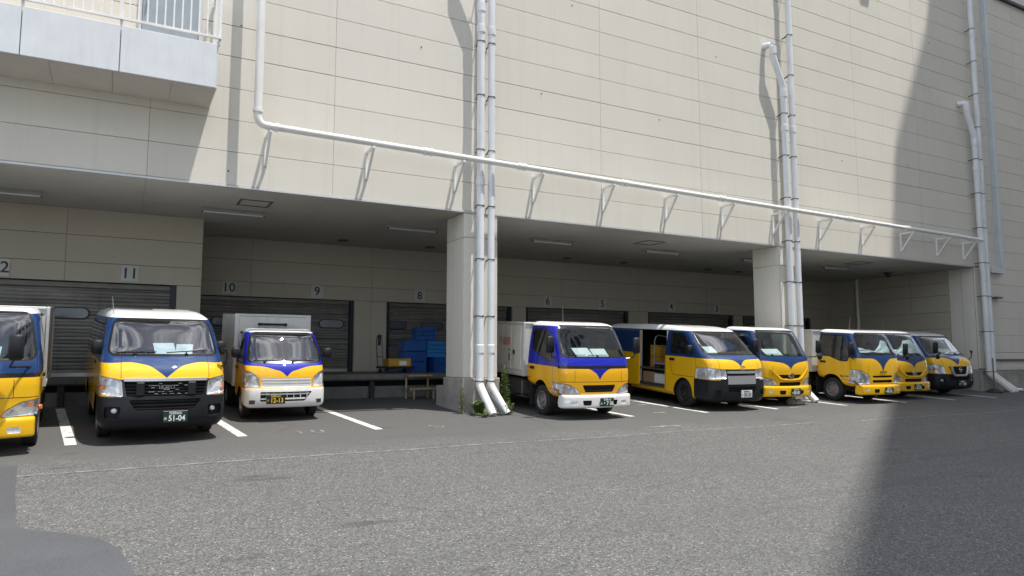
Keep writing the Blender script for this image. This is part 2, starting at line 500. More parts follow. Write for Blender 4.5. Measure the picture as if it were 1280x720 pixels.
    def mesh(s, name, fix=True):
        me = bpy.data.meshes.new(name)
        me.from_pydata(s.v, [], s.f)
        me.polygons.foreach_set('material_index', s.m)
        me.polygons.foreach_set('use_smooth', s.s)
        if fix:
            b = bmesh.new(); b.from_mesh(me)
            bmesh.ops.recalc_face_normals(b, faces=b.faces)
            b.to_mesh(me); b.free()
        me.update()
        return me
    def build(s, name, mats, parent=None, sharp=None, fix=True):
        me = s.mesh(name, fix)
        for q in (mats if isinstance(mats, (list, tuple)) else [mats]):
            me.materials.append(M[q] if isinstance(q, str) else q)
        if sharp or any(s.s):
            sharp = sharp or 40
            me.set_sharp_from_angle(angle=R(sharp))
        return link(name, me, parent)

def link(name, me, parent=None, loc=None):
    o = bpy.data.objects.new(name, me)
    col.objects.link(o)
    o.parent = parent
    if loc:
        o.location = loc
    return o

def tag(o, label, cat, group=None):
    o['label'] = label
    o['category'] = cat
    if group:
        o['group'] = group
    return o

def thing(name, label, cat, loc=(0, 0, 0), rot=(0, 0, 0), group=None):
    o = bpy.data.objects.new(name, None)
    col.objects.link(o)
    o.location = loc
    o.rotation_euler = rot
    o.empty_display_size = 0.2
    return tag(o, label, cat, group)

def bx(name, mat, parent, x0, x1, y0, y1, z0, z1, c=0.0):
    b = MB(); b.box(x0, x1, y0, y1, z0, z1, 0, c)
    return b.build(name, mat, parent)

def ground_z(y):
    if y > -5: return 0.061 * y
    if y > -16: return -0.305 + 0.035 * (y + 5)
    return -0.69

# lettering made while the scene is still empty
_txt = {}
def text_mesh(s, size, depth=0.002, bold=0.0):
    k = (s, size, depth, bold)
    if k not in _txt:
        cu = bpy.data.curves.new('lettering', 'FONT')
        cu.body = s; cu.size = size; cu.extrude = depth; cu.offset = bold
        cu.align_x = 'CENTER'; cu.align_y = 'CENTER'; cu.resolution_u = 3
        ob = bpy.data.objects.new('lettering', cu)
        col.objects.link(ob)
        dg = bpy.context.evaluated_depsgraph_get()
        me = bpy.data.meshes.new_from_object(ob.evaluated_get(dg))
        bpy.data.objects.remove(ob)
        bpy.data.curves.remove(cu)
        _txt[k] = ([tuple(v.co) for v in me.vertices], [tuple(p.vertices) for p in me.polygons])
        bpy.data.meshes.remove(me)
    return _txt[k]

def letters(mb, s, size, at, m=0, face='-y', depth=0.002, sx=1.0, bold=0.0):
    vs, fs = text_mesh(s, size, depth, bold)
    out = []
    for x, y, z in vs:
        x *= sx
        if face == '-y': p = (at[0] + x, at[1] - z, at[2] + y)
        elif face == '-x': p = (at[0] - z, at[1] - x, at[2] + y)
        elif face == 'z': p = (at[0] + x, at[1] + y, at[2] + z)
        out.append(p)
    mb.add(out, fs, m)

# ================================================================== ground
def ground():
    b = MB()
    ys = [-400, -60, -25, -16, -13, -10, -8, -6.5, -5, -3, -1, 1, 3, 4.5, 6.5]
    xs = [-400, -60, -20, -8, 0, 8, 16, 24, 32, 60, 400]
    vs = [(x, y, ground_z(y)) for y in ys for x in xs]
    n = len(xs)
    fs = [(j * n + i, j * n + i + 1, (j + 1) * n + i + 1, (j + 1) * n + i) for j in range(len(ys) - 1) for i in range(n - 1)]
    b.add(vs, fs, 0, True)
    g = b.build('ground', 'asphalt')
    g['kind'] = 'structure'
    # painted bay dividers, slightly askew to the building
    def strip(name, mat, pts, wd, dz=0.004):
        q = MB()
        P = [Vector((x, y, 0)) for x, y in pts]
        vs = []
        for i, p in enumerate(P):
            t = (P[min(i + 1, len(P) - 1)] - P[max(i - 1, 0)]).normalized()
            s = Vector((-t.y, t.x, 0)) * wd / 2
            for a in (p - s, p + s):
                vs.append((a.x, a.y, ground_z(a.y) + dz))
        q.add(vs, [(2 * i, 2 * i + 2, 2 * i + 3, 2 * i + 1) for i in range(len(P) - 1)])
        q.build(name, mat, g)
    for x in (-2.86, -0.53, 1.80, 4.05, 9.61, 11.75, 14.02, 16.6, 19.14, 21.47, 23.71):
        pts = [(x - 0.093 * (y + 1.5), y) for y in (-1.55, -1.0, 0.0, 1.0, 2.0, 2.7)]
        strip('bay_line', 'line', pts, 0.15)
    # the long worn line across the mouth of the bays
    strip('faded_line', 'faded', [(x, -3.5 + 0.04 * math.sin(x * 0.7)) for x in range(-4, 5)], 0.075)
    strip('faded_line', 'faded', [(4 + 0.9 * k, -3.48 + 0.05 * math.sin(k * 1.3)) for k in range(11)], 0.07)
    strip('faded_line', 'faded', [(14.2 + 0.9 * k, -3.62 + 0.06 * math.sin(k * 0.9)) for k in range(8)], 0.09)
    strip('worn_dash', 'worn', [(9.0, -2.86), (9.75, -2.9)], 0.13)
    strip('worn_dash', 'worn', [(10.45, -1.22), (10.8, -1.2)], 0.10)
    strip('worn_dash', 'worn', [(14.6, -1.40), (15.0, -1.42)], 0.12)
    strip('worn_dash', 'worn', [(11.0, 0.05), (11.45, 0.09)], 0.10)
    # what is left of the painted bay numbers
    def worn_figure(strokes, x, y):
        q = MB()
        for (a, b2, c, d) in strokes:
            P = [Vector((x + a, y + b2, 0)), Vector((x + c, y + d, 0))]
            t = (P[1] - P[0]).normalized(); s = Vector((-t.y, t.x, 0)) * 0.026
            vs = [(k.x, k.y, ground_z(k.y) + 0.0045) for k in (P[0] - s, P[1] - s, P[1] + s, P[0] + s)]
            q.add(vs, [(0, 1, 2, 3)])
        q.build('bay_figure', 'worn', g)
    worn_figure([(0, -.15, 0, .15), (0, .1, -.07, .04), (.22, -.13, .22, .13), (.24, -.15, .36, -.15), (.38, -.13, .38, .1)], 2.72, -1.42)
    worn_figure([(0, -.12, .17, -.12), (.19, -.1, .19, .0), (.02, .02, .17, .02), (0, .04, 0, .13)], 5.05, -1.52)
    # darker, bluish, finer-grained area at the near left
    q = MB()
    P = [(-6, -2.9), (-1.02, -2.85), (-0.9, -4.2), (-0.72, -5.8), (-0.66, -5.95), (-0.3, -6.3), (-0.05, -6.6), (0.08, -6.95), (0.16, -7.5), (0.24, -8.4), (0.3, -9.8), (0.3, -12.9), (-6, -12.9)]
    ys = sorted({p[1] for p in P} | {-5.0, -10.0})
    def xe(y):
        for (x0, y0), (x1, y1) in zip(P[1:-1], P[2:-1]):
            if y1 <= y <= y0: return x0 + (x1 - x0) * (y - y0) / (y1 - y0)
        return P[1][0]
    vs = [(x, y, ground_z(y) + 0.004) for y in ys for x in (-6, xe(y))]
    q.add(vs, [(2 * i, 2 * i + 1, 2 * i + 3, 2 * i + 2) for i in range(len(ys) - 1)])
    q.build('dark_patch', 'patch', g)
    return g
ground()

# ================================================================== warehouse
Z0, ZC = 4.287, 4.25
wh = thing('warehouse', 'large cream panel warehouse wall above a recessed loading dock with shutters', 'building')
PX = [0.30 + 3.235 * k for k in range(-2, 12)]
ZJ = [4.92 + 0.6 * n for n in range(0, 20)]
_pm = {}
def panel(x0, x1, z0, z1, y=0.0, mat='panel', name='wall_panel', gx=0.0022, gz=0.0036, d=0.06, parent=None):
    k = (round(x1 - x0, 3), round(z1 - z0, 3), mat, gx, gz, d)
    if k not in _pm:
        b = MB(); b.box(gx, x1 - x0 - gx, 0, d, gz, z1 - z0 - gz, 0, 0.004)
        me = b.mesh(name); me.materials.append(M[mat]); _pm[k] = me
    return link(name, _pm[k], parent or wh, (x0, y, z0))
def panel_x(y0, y1, z0, z1, x, mat='panel_in', sgn=1, parent=None, name='wall_panel'):
    """panel facing -x (sgn 1)"""
    k = ('x', round(y1 - y0, 3), round(z1 - z0, 3), mat, sgn)
    if k not in _pm:
        b = MB(); b.box(0 if sgn > 0 else -0.05, 0.05 if sgn > 0 else 0, 0.005, y1 - y0 - 0.005, 0.005, z1 - z0 - 0.005, 0, 0.006)
        me = b.mesh(name); me.materials.append(M[mat]); _pm[k] = me
    return link(name, _pm[k], parent or wh, (x, y0, z0))
wide = {3: 0.008, 8: 0.007, 10: 0.007}
for i in range(len(PX) - 1):
    x0, x1 = PX[i], PX[i + 1]
    halves = [(x0, x1)]
    for (a, c) in halves:
        panel(a, c, 4.295, ZJ[0])
        for r in range(len(ZJ) - 1):
            panel(a, c, ZJ[r], ZJ[r + 1], gz=wide.get(r, 0.0036))
    if x0 > 25.5:                                              # right of the opening the wall runs down to its plinth
        zz = [1.32 + 0.6 * k for k in range(5)] + [4.295]
        for r in range(len(zz) - 1):
            panel(x0, x1, zz[r], zz[r + 1])
bx('wall_core', 'joint', wh, PX[0], PX[-1], 0.03, 0.40, 4.262, 16.3)
bx('wall_core', 'joint', wh, 25.9, PX[-1], 0.035, 0.40, 0.0, 4.262)
bx('upper_wall', 'panel', wh, PX[0], PX[-1], 0.6, 1.2, 16.3, 19.0)
bx('parapet_coping', 'trim', wh, PX[0], PX[-1], -0.04, 0.62, 16.302, 16.40, 0.01)
# first pier panel between opening and plinth wall
for z0, z1 in ((0.76, 1.9), (1.9, 3.1), (3.1, 4.258)):
    panel(25.85, 26.38, z0, z1, y=-0.004)
bx('edge_flashing', 'trim', wh, PX[0], 25.85, -0.018, 0.10, 4.250, 4.290, 0.004)
bx('plinth', 'concrete', wh, 26.42, PX[-1], -0.03, 0.34, -0.35, 0.70, 0.01)
bx('plinth_rail', 'clamp', wh, 26.4, PX[-1], -0.06, 0.034, 1.02, 1.08, 0.004)
bx('plinth_flashing', 'trim', wh, 26.4, PX[-1], -0.05, 0.034, 0.702, 0.78, 0.004)
bx('wall_panel', 'panel', wh, 26.385, PX[-1], 0.0, 0.06, 1.085, 1.31, 0.006)
bx('wall_panel', 'panel', wh, 26.385, PX[-1], 0.0, 0.06, 0.785, 1.015, 0.006)
# dark eave of the higher roof at the far right
bx('eave', 'navy', wh, 28.3, PX[-1], -0.12, -0.002, 14.62, 14.74, 0.01)

# old anchor studs left in the wall
st_ = MB(); st_.lathe([(0.0, -0.02), (0.008, -0.02), (0.009, -0.006), (0.016, -0.005), (0.017, 0.0)], 8, 0, (0, 0, 0), 'y')
stm = st_.mesh('wall_stud'); stm.materials.append(M['clamp'])
for x, z in ((5.35, 7.72), (8.33, 7.25), (11.85, 7.2), (15.1, 11.9), (21.9, 10.9), (19.0, 7.1), (22.3, 7.4), (23.9, 11.9), (1.75, 7.35), (1.62, 4.55), (13.9, 9.3), (9.2, 9.6)):
    link('wall_stud', stm, wh, (x, -0.001, z))

# soffit boards
xs = [-6.17, -2.94, 0.30, 3.53, 6.77, 10.0, 13.24, 16.47, 19.7, 22.94, 25.86]
for i in range(len(xs) - 1):
    for y0, y1 in ((0.10, 1.98), (1.98, 3.86), (3.86, 6.6)):
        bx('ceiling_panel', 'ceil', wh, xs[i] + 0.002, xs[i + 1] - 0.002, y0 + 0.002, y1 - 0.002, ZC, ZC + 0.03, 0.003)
bx('ceiling_slab', 'joint', wh, PX[0], 26.3, 0.4, 7.0, ZC + 0.035, ZC + 0.4)

# hatches and vents in the soffit
for x, y in ((2.28, 1.2), (12.5, 1.25), (21.3, 1.2)):
    b = MB()
    for (a0, a1, c0, c1) in ((-.31, .31, -.31, -.27), (-.31, .31, .27, .31), (-.31, -.27, -.27, .27), (.27, .31, -.27, .27)):
        b.box(x + a0, x + a1, y + c0, y + c1, ZC - 0.012, ZC - 0.001)
    b.build('ceiling_hatch', 'clamp', wh)
for x in (5.11, 7.59, 12.21, 14.44, 18.19, 19.66, 22.6):
    b = MB(); b.lathe([(0.0, -0.03), (0.13, -0.025), (0.15, 0)], 16, origin=(x, 4.86, ZC - 0.001), axis='z')
    b.build('ceiling_vent', 'clamp', wh)

# ---- columns
def column(x0, x1, nm):
    c = bx('column', 'joint', wh, x0 + 0.03, x1 - 0.03, 0.03, 0.88, -0.05, 4.249)
    for z0, z1 in ((0.725, 3.72), (3.72, 4.249)):
        b = MB(); b.box(x0, x1, 0, 0.029, z0 + 0.005, z1 - 0.005, 0, 0.005); b.build('column_panel', 'panel', c)
        for y0, y1 in ((0.0295, 0.46), (0.46, 0.91)):
            for xa, xb in ((x0, x0 + 0.029), (x1 - 0.029, x1)):
                b = MB(); b.box(xa, xb, y0 + 0.003, y1 - 0.003, z0 + 0.005, z1 - 0.005, 0, 0.005); b.build('column_panel', 'panel', c)
    b = MB(); b.box(x0 - 0.03, x1 + 0.05, -0.05, 1.0, -0.1, 0.72, 0, 0.02); b.build('column_base', 'concrete', c)
    b = MB(); b.box(x0 - 0.02, x1 + 0.03, 1.003, 1.42, -0.1, 0.52, 0, 0.02); b.build('guard_block', 'concrete', c)
column(6.38, 7.18, 1)
column(16.05, 17.0, 2)
# right end pier and the side wall of the recess
pier = bx('column', 'joint', wh, 25.885, 26.36, 0.07, 0.88, -0.05, 4.249)
for y0, y1 in ((0.065, 0.46), (0.46, 0.90)):
    panel_x(y0, y1, 0.725, 4.249, 25.83, 'panel', parent=pier, name='column_panel')
bx('column_base', 'concrete', pier, 25.80, 26.415, -0.05, 0.95, -0.1, 0.72, 0.02)
for y0, y1 in ((0.90, 2.3), (2.3, 4.3), (4.3, 6.4)):
    zz = [0.3, 0.95, 1.55, 2.15, 2.75, 3.35, 3.80, 4.249]
    for r in range(len(zz) - 1):
        panel_x(y0, y1, zz[r], zz[r + 1], 25.80)
bx('wall_core', 'joint', wh, 25.83, 26.3, 0.92, 7.0, -0.1, 4.249)
b = MB(); b.tube([(25.72, 4.42, 0.3), (25.72, 4.42, 4.24)], 0.06, 10); b.build('inner_pipe', 'pvcw', wh)

# ---- inner walls, shutters
def shutter(x0, x1, yw, windows, parent=wh):
    b = MB()
    z, n, prof = 0.752, 0, []
    while z < 2.70:                                            # interlocking slats, rolled profile
        prof += [(0.0, z), (-0.012, z + 0.012), (-0.016, z + 0.035), (-0.010, z + 0.06), (0.0, z + 0.068)]
        z += 0.075
    vs = [(x, yw + 0.20 + d, zz) for d, zz in prof for x in (x0 + 0.1, x1 - 0.1)]
    b.add(vs, [(2 * i, 2 * i + 1, 2 * i + 3, 2 * i + 2) for i in range(len(prof) - 1)], 0, False)
    s = b.build('roller_shutter', 'shutter', parent, fix=False)
    for xa in (x0, x1 - 0.11):
        bx('guide_rail', 'navy', s, xa + 0.002, xa + 0.108, yw + 0.06, yw + 0.28, 0.752, 2.718, 0.004)
    bx('shutter_hood', 'clamp', s, x0 + 0.11, x1 - 0.112, yw + 0.12, yw + 0.3, 2.60, 2.718, 0.01)
    bx('bottom_bar', 'steel', s, x0 + 0.11, x1 - 0.112, yw + 0.155, yw + 0.19, 0.755, 0.84, 0.004)
    for wx, kind in windows:
        q = MB()
        for rr, hh, y, m in ((0.125, 0.355, 0.168, 1), (0.10, 0.325, 0.160, 0)):
            poly = []
            for k in range(9):
                a = -math.pi / 2 + math.pi * k / 8
                poly.append((wx + hh - rr + rr * math.cos(a), 2.07 + rr * math.sin(a)))
            for k in range(9):
                a = math.pi / 2 + math.pi * k / 8
                poly.append((wx - hh + rr + rr * math.cos(a), 2.07 + rr * math.sin(a)))
            q.prism(poly, 'y', yw + y, yw + y + 0.02, m)
        q.build('shutter_window', ['sideglass_solid' if kind else 'cityglass', 'rubber'], s)
M['sideglass_solid'] = pbr('frosted_pane', (0.22, 0.24, 0.26), 0.25)
YB, YL = 5.75, 3.47
bays = [(1.62, 5.71, [(5.13, 1), (2.4, 0)]), (6.65, 10.74, [(6.98, 0), (8.12, 0), (9.6, 0)]), (11.23, 15.32, [(12.2, 0), (14.3, 0)]), (16.16, 20.28, [(17.2, 0), (19.2, 0)]), (20.75, 24.6, [])]
for x0, x1, wn in bays:
    shutter(x0, x1, YB, wn)
shutter(-3.0, 1.07, YL, [(-0.9, 0), (-2.2, 0)])
cols = [1.60, 2.96, 6.19, 9.40, 12.59, 15.74, 18.92, 22.1, 25.8]
for i in range(len(cols) - 1):
    for z0, z1 in ((2.722, 3.10), (3.10, 3.68), (3.68, 4.249)):
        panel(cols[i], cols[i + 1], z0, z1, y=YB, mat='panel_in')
bx('wall_core', 'joint', wh, 1.62, 25.8, YB + 0.32, YB + 0.7, 0.0, 4.249)
bx('wall_core', 'joint', wh, 1.62, 25.8, YB + 0.061, YB + 0.3, 2.73, 4.249)
for x0, x1 in ((5.71, 6.19), (6.19, 6.65), (10.74, 11.23), (15.32, 15.74), (15.74, 16.16), (20.28, 20.75), (24.6, 25.8)):
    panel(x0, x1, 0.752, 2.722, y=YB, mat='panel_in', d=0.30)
for x0, x1 in ((-6.17, -4.2), (-4.2, -1.03), (-1.03, 1.56)):
    for z0, z1 in ((2.722, 3.12), (3.12, 3.69), (3.69, 4.249)):
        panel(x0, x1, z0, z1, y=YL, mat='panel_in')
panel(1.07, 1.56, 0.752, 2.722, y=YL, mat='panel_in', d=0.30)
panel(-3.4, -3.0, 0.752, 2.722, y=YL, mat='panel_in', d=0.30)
bx('wall_core', 'joint', wh, -6.17, 1.55, YL + 0.32, YL + 0.6, 0.0, 4.249)
bx('wall_core', 'joint', wh, -6.17, 1.50, YL + 0.061, YL + 0.3, 2.73, 4.249)
for z0, z1 in ((0.752, 2.722), (2.722, 3.12), (3.12, 3.69), (3.69, 4.249)):
    panel_x(YL + 0.063, YB, z0, z1, 1.56, sgn=-1)

# ---- loading dock
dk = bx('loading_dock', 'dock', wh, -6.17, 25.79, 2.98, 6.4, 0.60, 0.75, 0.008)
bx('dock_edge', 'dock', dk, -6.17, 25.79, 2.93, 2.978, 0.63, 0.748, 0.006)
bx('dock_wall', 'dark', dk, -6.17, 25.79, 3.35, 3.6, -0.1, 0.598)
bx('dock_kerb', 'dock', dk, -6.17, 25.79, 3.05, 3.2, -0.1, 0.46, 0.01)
for k in range(15):
    x = -5.2 + 2.1 * k
    bx('dock_bumper', 'rubber', dk, x, x + 0.12, 2.94, 3.04, 0.14, 0.58, 0.01)

# ---- balcony at the upper left
bl = bx('balcony', 'balcu', wh, -6.17, 1.235, -1.06, -0.002, 5.69, 6.38, 0.0)
xj = [1.245, -0.19, -1.50, -2.86, -4.22, -5.58, -6.17]
for i in range(len(xj) - 1):
    bx('fascia_panel', 'balc', bl, xj[i + 1] + 0.006, xj[i] - 0.006, -1.11, -1.065, 5.675, 6.44, 0.006)
xu = [1.24, 0.58, -0.28, -1.14, -2.0, -2.86, -3.72, -4.58, -6.17]
for i in range(len(xu) - 1):
    bx('underside_panel', 'balcu', bl, xu[i + 1] + 0.003, xu[i] - 0.003, -1.062, -0.004, 5.672, 5.688, 0.002)
bx('end_panel', 'balc', bl, 1.237, 1.262, -1.063, -0.004, 5.68, 6.44, 0.004)
b = MB()
b.box(-6.17, 1.30, -1.125, -1.075, 6.535, 6.575); b.box(-6.17, 1.30, -1.13, -1.07, 7.62, 7.67)
b.box(1.255, 1.30, -1.073, -0.02, 6.535, 6.575); b.box(1.25, 1.30, -1.068, -0.02, 7.62, 7.67)
b.build('rail', 'rail', bl)
bal = MB(); bal.box(-0.012, 0.012, -0.012, 0.012, 6.576, 7.619)
bm_ = bal.mesh('baluster'); bm_.materials.append(M['rail'])
for k in range(48):
    link('baluster', bm_, bl, (1.20 - 0.128 * k, -1.10, 0))
for k in range(8):
    link('baluster', bm_, bl, (1.278, -0.96 + 0.13 * k, 0))
post = MB(); post.box(-0.02, 0.02, -0.02, 0.02, 6.445, 7.618)
pm_ = post.mesh('rail_post'); pm_.materials.append(M['rail'])
for x, y in ((1.278, -1.10), (-0.19, -1.10), (-1.5, -1.10), (-2.86, -1.10)):
    link('rail_post', pm_, bl, (x, y + 0.045, 0))
dr = bx('balcony_door', 'door', wh, 0.10, 1.02, -0.035, 0.03, 6.46, 8.6, 0.01)
for (a, c, d, e) in ((0.05, 0.098, 6.44, 8.66), (1.022, 1.07, 6.44, 8.66)):
    bx('door_frame', 'trim', dr, a, c, -0.05, 0.03, d, e, 0.006)
bx('door_handle', 'steel', dr, 0.17, 0.20, -0.09, -0.036, 7.35, 7.5, 0.005)

# ================================================================== lamps under the soffit
for k, (x, lb) in enumerate(((-2.62, 'nearest the left picture edge'), (1.38, 'above the yellow nosed van with black bumper'), (5.38, 'left of the piped column'), (9.30, 'just right of the piped column'), (13.05, 'above bay sign 5'), (16.9, 'beside the second column'), (20.7, 'farthest right under the soffit'))):
    t = thing('ceiling_light', 'unlit white batten lamp ' + lb, 'lamp', (x, 2.08, ZC), group='batten lamps under the soffit')
    b = MB(); b.prism([(-0.05, 0), (0.05, 0), (0.105, -0.07), (-0.105, -0.07)], 'x', 0, 1.25)
    b.build('lamp_housing', 'fixture', t)
    b = MB(); b.tube([(0.03, 0, -0.088), (1.22, 0, -0.088)], 0.016, 8); b.build('lamp_tube', 'tube', t)
    for e in (0.0, 1.22):
        bx('lamp_socket', 'clamp', t, e, e + 0.03, -0.025, 0.025, -0.115, -0.071)

# bay number signs
for s, x, yw, wd in (('12', -2.12, YL, 'twelve, cut by the left edge'), ('11', 0.15, YL, 'eleven above the black bumpered van'), ('10', 2.42, YB, 'ten at the left of the recessed shutters'), ('9', 4.67, YB, 'nine above the small white nosed truck'), ('8', 7.64, YB, 'eight above the blue crates'), ('7', 9.9, YB, 'seven hidden behind the first column'), ('6', 12.03, YB, 'six above the lorry with white bumper'), ('5', 14.19, YB, 'five left of the open van'), ('4', 17.21, YB, 'four above the open van'), ('3', 19.41, YB, 'three near the second column')):
    t = thing('bay_sign', 'small square white bay sign reading ' + wd, 'sign', (x, yw - 0.001, 2.93), group='bay number signs')
    bx('sign_plate', 'sign', t, -0.165, 0.165, -0.012, 0, -0.17, 0.17, 0.003)
    b = MB(); letters(b, s, 0.32, (0, -0.0135, 0), depth=0.001, bold=0.004); b.build('figures', 'ink', t)

# dome camera under the soffit at the right
t = thing('dome_camera', 'small black dome camera under the soffit at the right end', 'camera', (24.55, 2.31, ZC))
b = MB(); b.lathe([(0.0, -0.05), (0.16, -0.05), (0.17, -0.001)], 18, axis='z'); b.build('camera_mount', 'clamp', t)
b = MB(); b.lathe([(0.0, -0.20), (0.05, -0.19), (0.085, -0.15), (0.095, -0.10), (0.09, -0.051)], 16, axis='z'); b.build('camera_dome', 'gloss', t)

# ================================================================== pipes
def clampmesh(r, off):
    b = MB()
    b.lathe([(r, -0.013), (r + 0.010, -0.013), (r + 0.010, 0.013), (r, 0.013)], 14, axis='z')
    b.box(-0.012, 0.012, r, off, -0.012, 0.012)
    b.box(-0.06, -0.04, -0.01 + r, r + 0.03, -0.008, 0.008)
    me = b.mesh('pipe_clamp'); me.materials.append(M['clamp']); return me
def socket(b, x, y, z, r, h=0.16, m=0):
    b.lathe([(r, -h / 2 - 0.012), (r + 0.014, -h / 2), (r + 0.014, h / 2), (r, h / 2 + 0.012)], 16, m, (x, y, z), 'z')
def downpipe(x, y, r, ztop, label, clamps, foot, sockets, elbow=None, mat='pvc'):
    t = thing('downpipe', label, 'pipe', (x, y, 0), group='rainwater pipes on the wall')
    b = MB()
    path = [(0, 0, 0.62), (0, 0, ztop)]
    if elbow:
        ex, ez = elbow
        path = [(0, 0, 0.62), (0, 0, ez - 1.15), (-0.02, 0, ez - 1.05), (-0.34, 0, ez - 0.35), (-0.37, 0, ez - 0.25), (-0.37, 0, ez), (-0.38, 0.04, ez + 0.06), (-0.42, 0.1, ez + 0.08), (-0.45, 0.235, ez + 0.08)]
    b.tube(path, r, 16)
    for z in sockets:
        socket(b, 0, 0, z, r)
    if elbow:
        socket(b, 0, 0, ez - 1.3, r, 0.2); socket(b, -0.37, 0, ez - 0.1, r, 0.22)
        b.lathe([(0.001, 0.13), (r * 0.9, 0.13), (r * 0.9, 0.06)], 12, 0, (-0.37, 0, ez), 'z')
    b.build('pipe', mat, t)
    if foot:
        fx, fy = foot
        b = MB()
        gz = ground_z(y + fy)
        b.tube([(0, 0, 0.70), (0, 0, 0.60), (fx * 0.12, fy * 0.12, 0.5), (fx, fy, gz + 0.03)], r + 0.006, 16)
        b.build('pipe_foot', 'pvcw', t)
    cm = clampmesh(r, -y)
    for z in clamps:
        link('pipe_clamp', cm, t, (0, 0, z))
zc = [0.66, 2.02, 3.23, 4.38, 5.6, 6.81, 8.02, 9.2, 10.4, 11.6, 12.8]
downpipe(6.64, -0.25, 0.082, 14.5, 'tall grey downpipe on the first column, left of the pair', zc, (0.1, -0.42), (1.33, 8.3, 4.9), elbow=(0, 10.1))
downpipe(6.90, -0.25, 0.074, 16.2, 'tall grey downpipe on the first column, right of the pair', zc, (0.23, -0.30), (1.33, 8.3))
downpipe(16.22, -0.25, 0.088, 10.0, 'grey downpipe with a wall elbow on the second column', [z for z in zc if z < 8.6], (0.08, -0.62), (1.4, 7.6), elbow=(0, 9.9))
downpipe(16.55, -0.25, 0.078, 16.2, 'slimmer downpipe rising past the elbow on the second column', zc, (0.0, -0.1), (7.6, 12.6))
downpipe(25.88, -0.25, 0.095, 10.0, 'downpipe with an elbow at the right end of the dock', [z for z in zc if z < 8.6], (0.75, -0.32), (1.4, 7.7), elbow=(0, 9.9))
downpipe(26.14, -0.25, 0.085, 16.2, 'long downpipe at the right end rising out of the picture', zc, (0.78, -0.30), (7.7, 12.6))

# long sloping drain along the wall on triangular brackets, with its riser at the left
t = thing('drain_pipe', 'long white drain pipe sloping along the wall on triangular brackets', 'pipe', (0, 0, 0))
pz = lambda x: 5.36 - 0.0104 * (x - 2.2)
YP = -0.44
b = MB()
b.tube([(2.03, YP, 12.0), (2.03, YP, 5.62), (2.03, YP, 5.50), (2.06, YP, 5.42), (2.12, YP, 5.375), (2.22, YP, 5.36)] + [(x, YP, pz(x)) for x in (6, 10, 14, 18, 22, 25.6)], [0.075, 0.075, 0.075, 0.072, 0.068, 0.064] + [0.062] * 6, 16)
b.build('pipe', 'pvcw', t)
b = MB(); b.lathe([(0.074, -0.03), (0.092, -0.03), (0.092, 0.03), (0.074, 0.03)], 16, 0, (2.03, YP, 5.62), 'z'); b.build('pipe_coupling', 'pvcw', t)
b = MB()
for x in (-0.07, 0.07):
    b.lathe([(0.06, -0.02), (0.082, -0.02), (0.082, 0.02), (0.06, 0.02)], 14, 0, (x, 0, 0), 'x')
b.lathe([(0.0605, -0.075), (0.07, -0.07), (0.07, 0.07), (0.0605, 0.075)], 14, 0, (0, 0, 0), 'x')
cpm = b.mesh('pipe_coupling'); cpm.materials.append(M['pvcw']); cpm.set_sharp_from_angle(angle=R(40))
for x in (2.3, 5.35, 7.55, 10.35, 13.5, 15.9, 18.6, 21.4, 24.0):
    link('pipe_coupling', cpm, t, (x, YP, pz(x)))
br = MB()
br.box(-0.025, 0.025, -0.49, -0.003, -0.025, 0.02); br.box(-0.025, 0.025, -0.045, -0.004, -0.56, -0.026)
br.add([(-0.022, -0.47, -0.026), (0.022, -0.47, -0.026), (0.022, -0.41, -0.026), (-0.022, -0.41, -0.026), (-0.022, -0.06, -0.56), (0.022, -0.06, -0.56), (0.022, -0.003, -0.56), (-0.022, -0.003, -0.56)],
       [(0, 1, 2, 3), (4, 7, 6, 5), (0, 4, 5, 1), (2, 6, 7, 3), (1, 5, 6, 2), (0, 3, 7, 4)])
br.box(-0.035, 0.035, -0.455, -0.425, 0.02, 0.14)
brm = br.mesh('bracket'); brm.materials.append(M['rail'])
for k in range(13):
    x = 2.26 + 1.945 * k if k < 12 else 25.2
    link('bracket', brm, t, (x, 0, pz(x) - 0.085))

# square duct at the far right
t = thing('duct', 'square grey steel duct running down the far right wall', 'duct', (27.36, 0, 0))
bx('duct_run', 'duct', t, -0.09, 0.09, -0.16, -0.001, 4.30, 7.2, 0.004)
bx('duct_run', 'duct', t, -0.09, 0.09, -0.158, -0.001, 7.21, 12.0, 0.004)
bx('duct_run', 'duct', t, -0.09, 0.09, -0.16, -0.001, 12.01, 16.2, 0.004)
bx('duct_foot', 'duct', t, -0.75, 0.09, -0.16, -0.001, 4.10, 4.29, 0.004)
bx('bracket', 'clamp', t, -0.55, -0.2, -0.20, -0.001, 3.2, 3.26, 0.004)

# flood lamp above the frame that throws a small square shadow
t = thing('flood_lamp', 'square flood lamp on the wall above the picture edge', 'lamp', (20.95, 0, 14.9))
bx('lamp_body', 'clamp', t, -0.22, 0.22, -0.62, -0.34, -0.15, 0.15, 0.02)
bx('lamp_arm', 'clamp', t, -0.04, 0.04, -0.35, -0.001, -0.04, 0.04, 0.005)

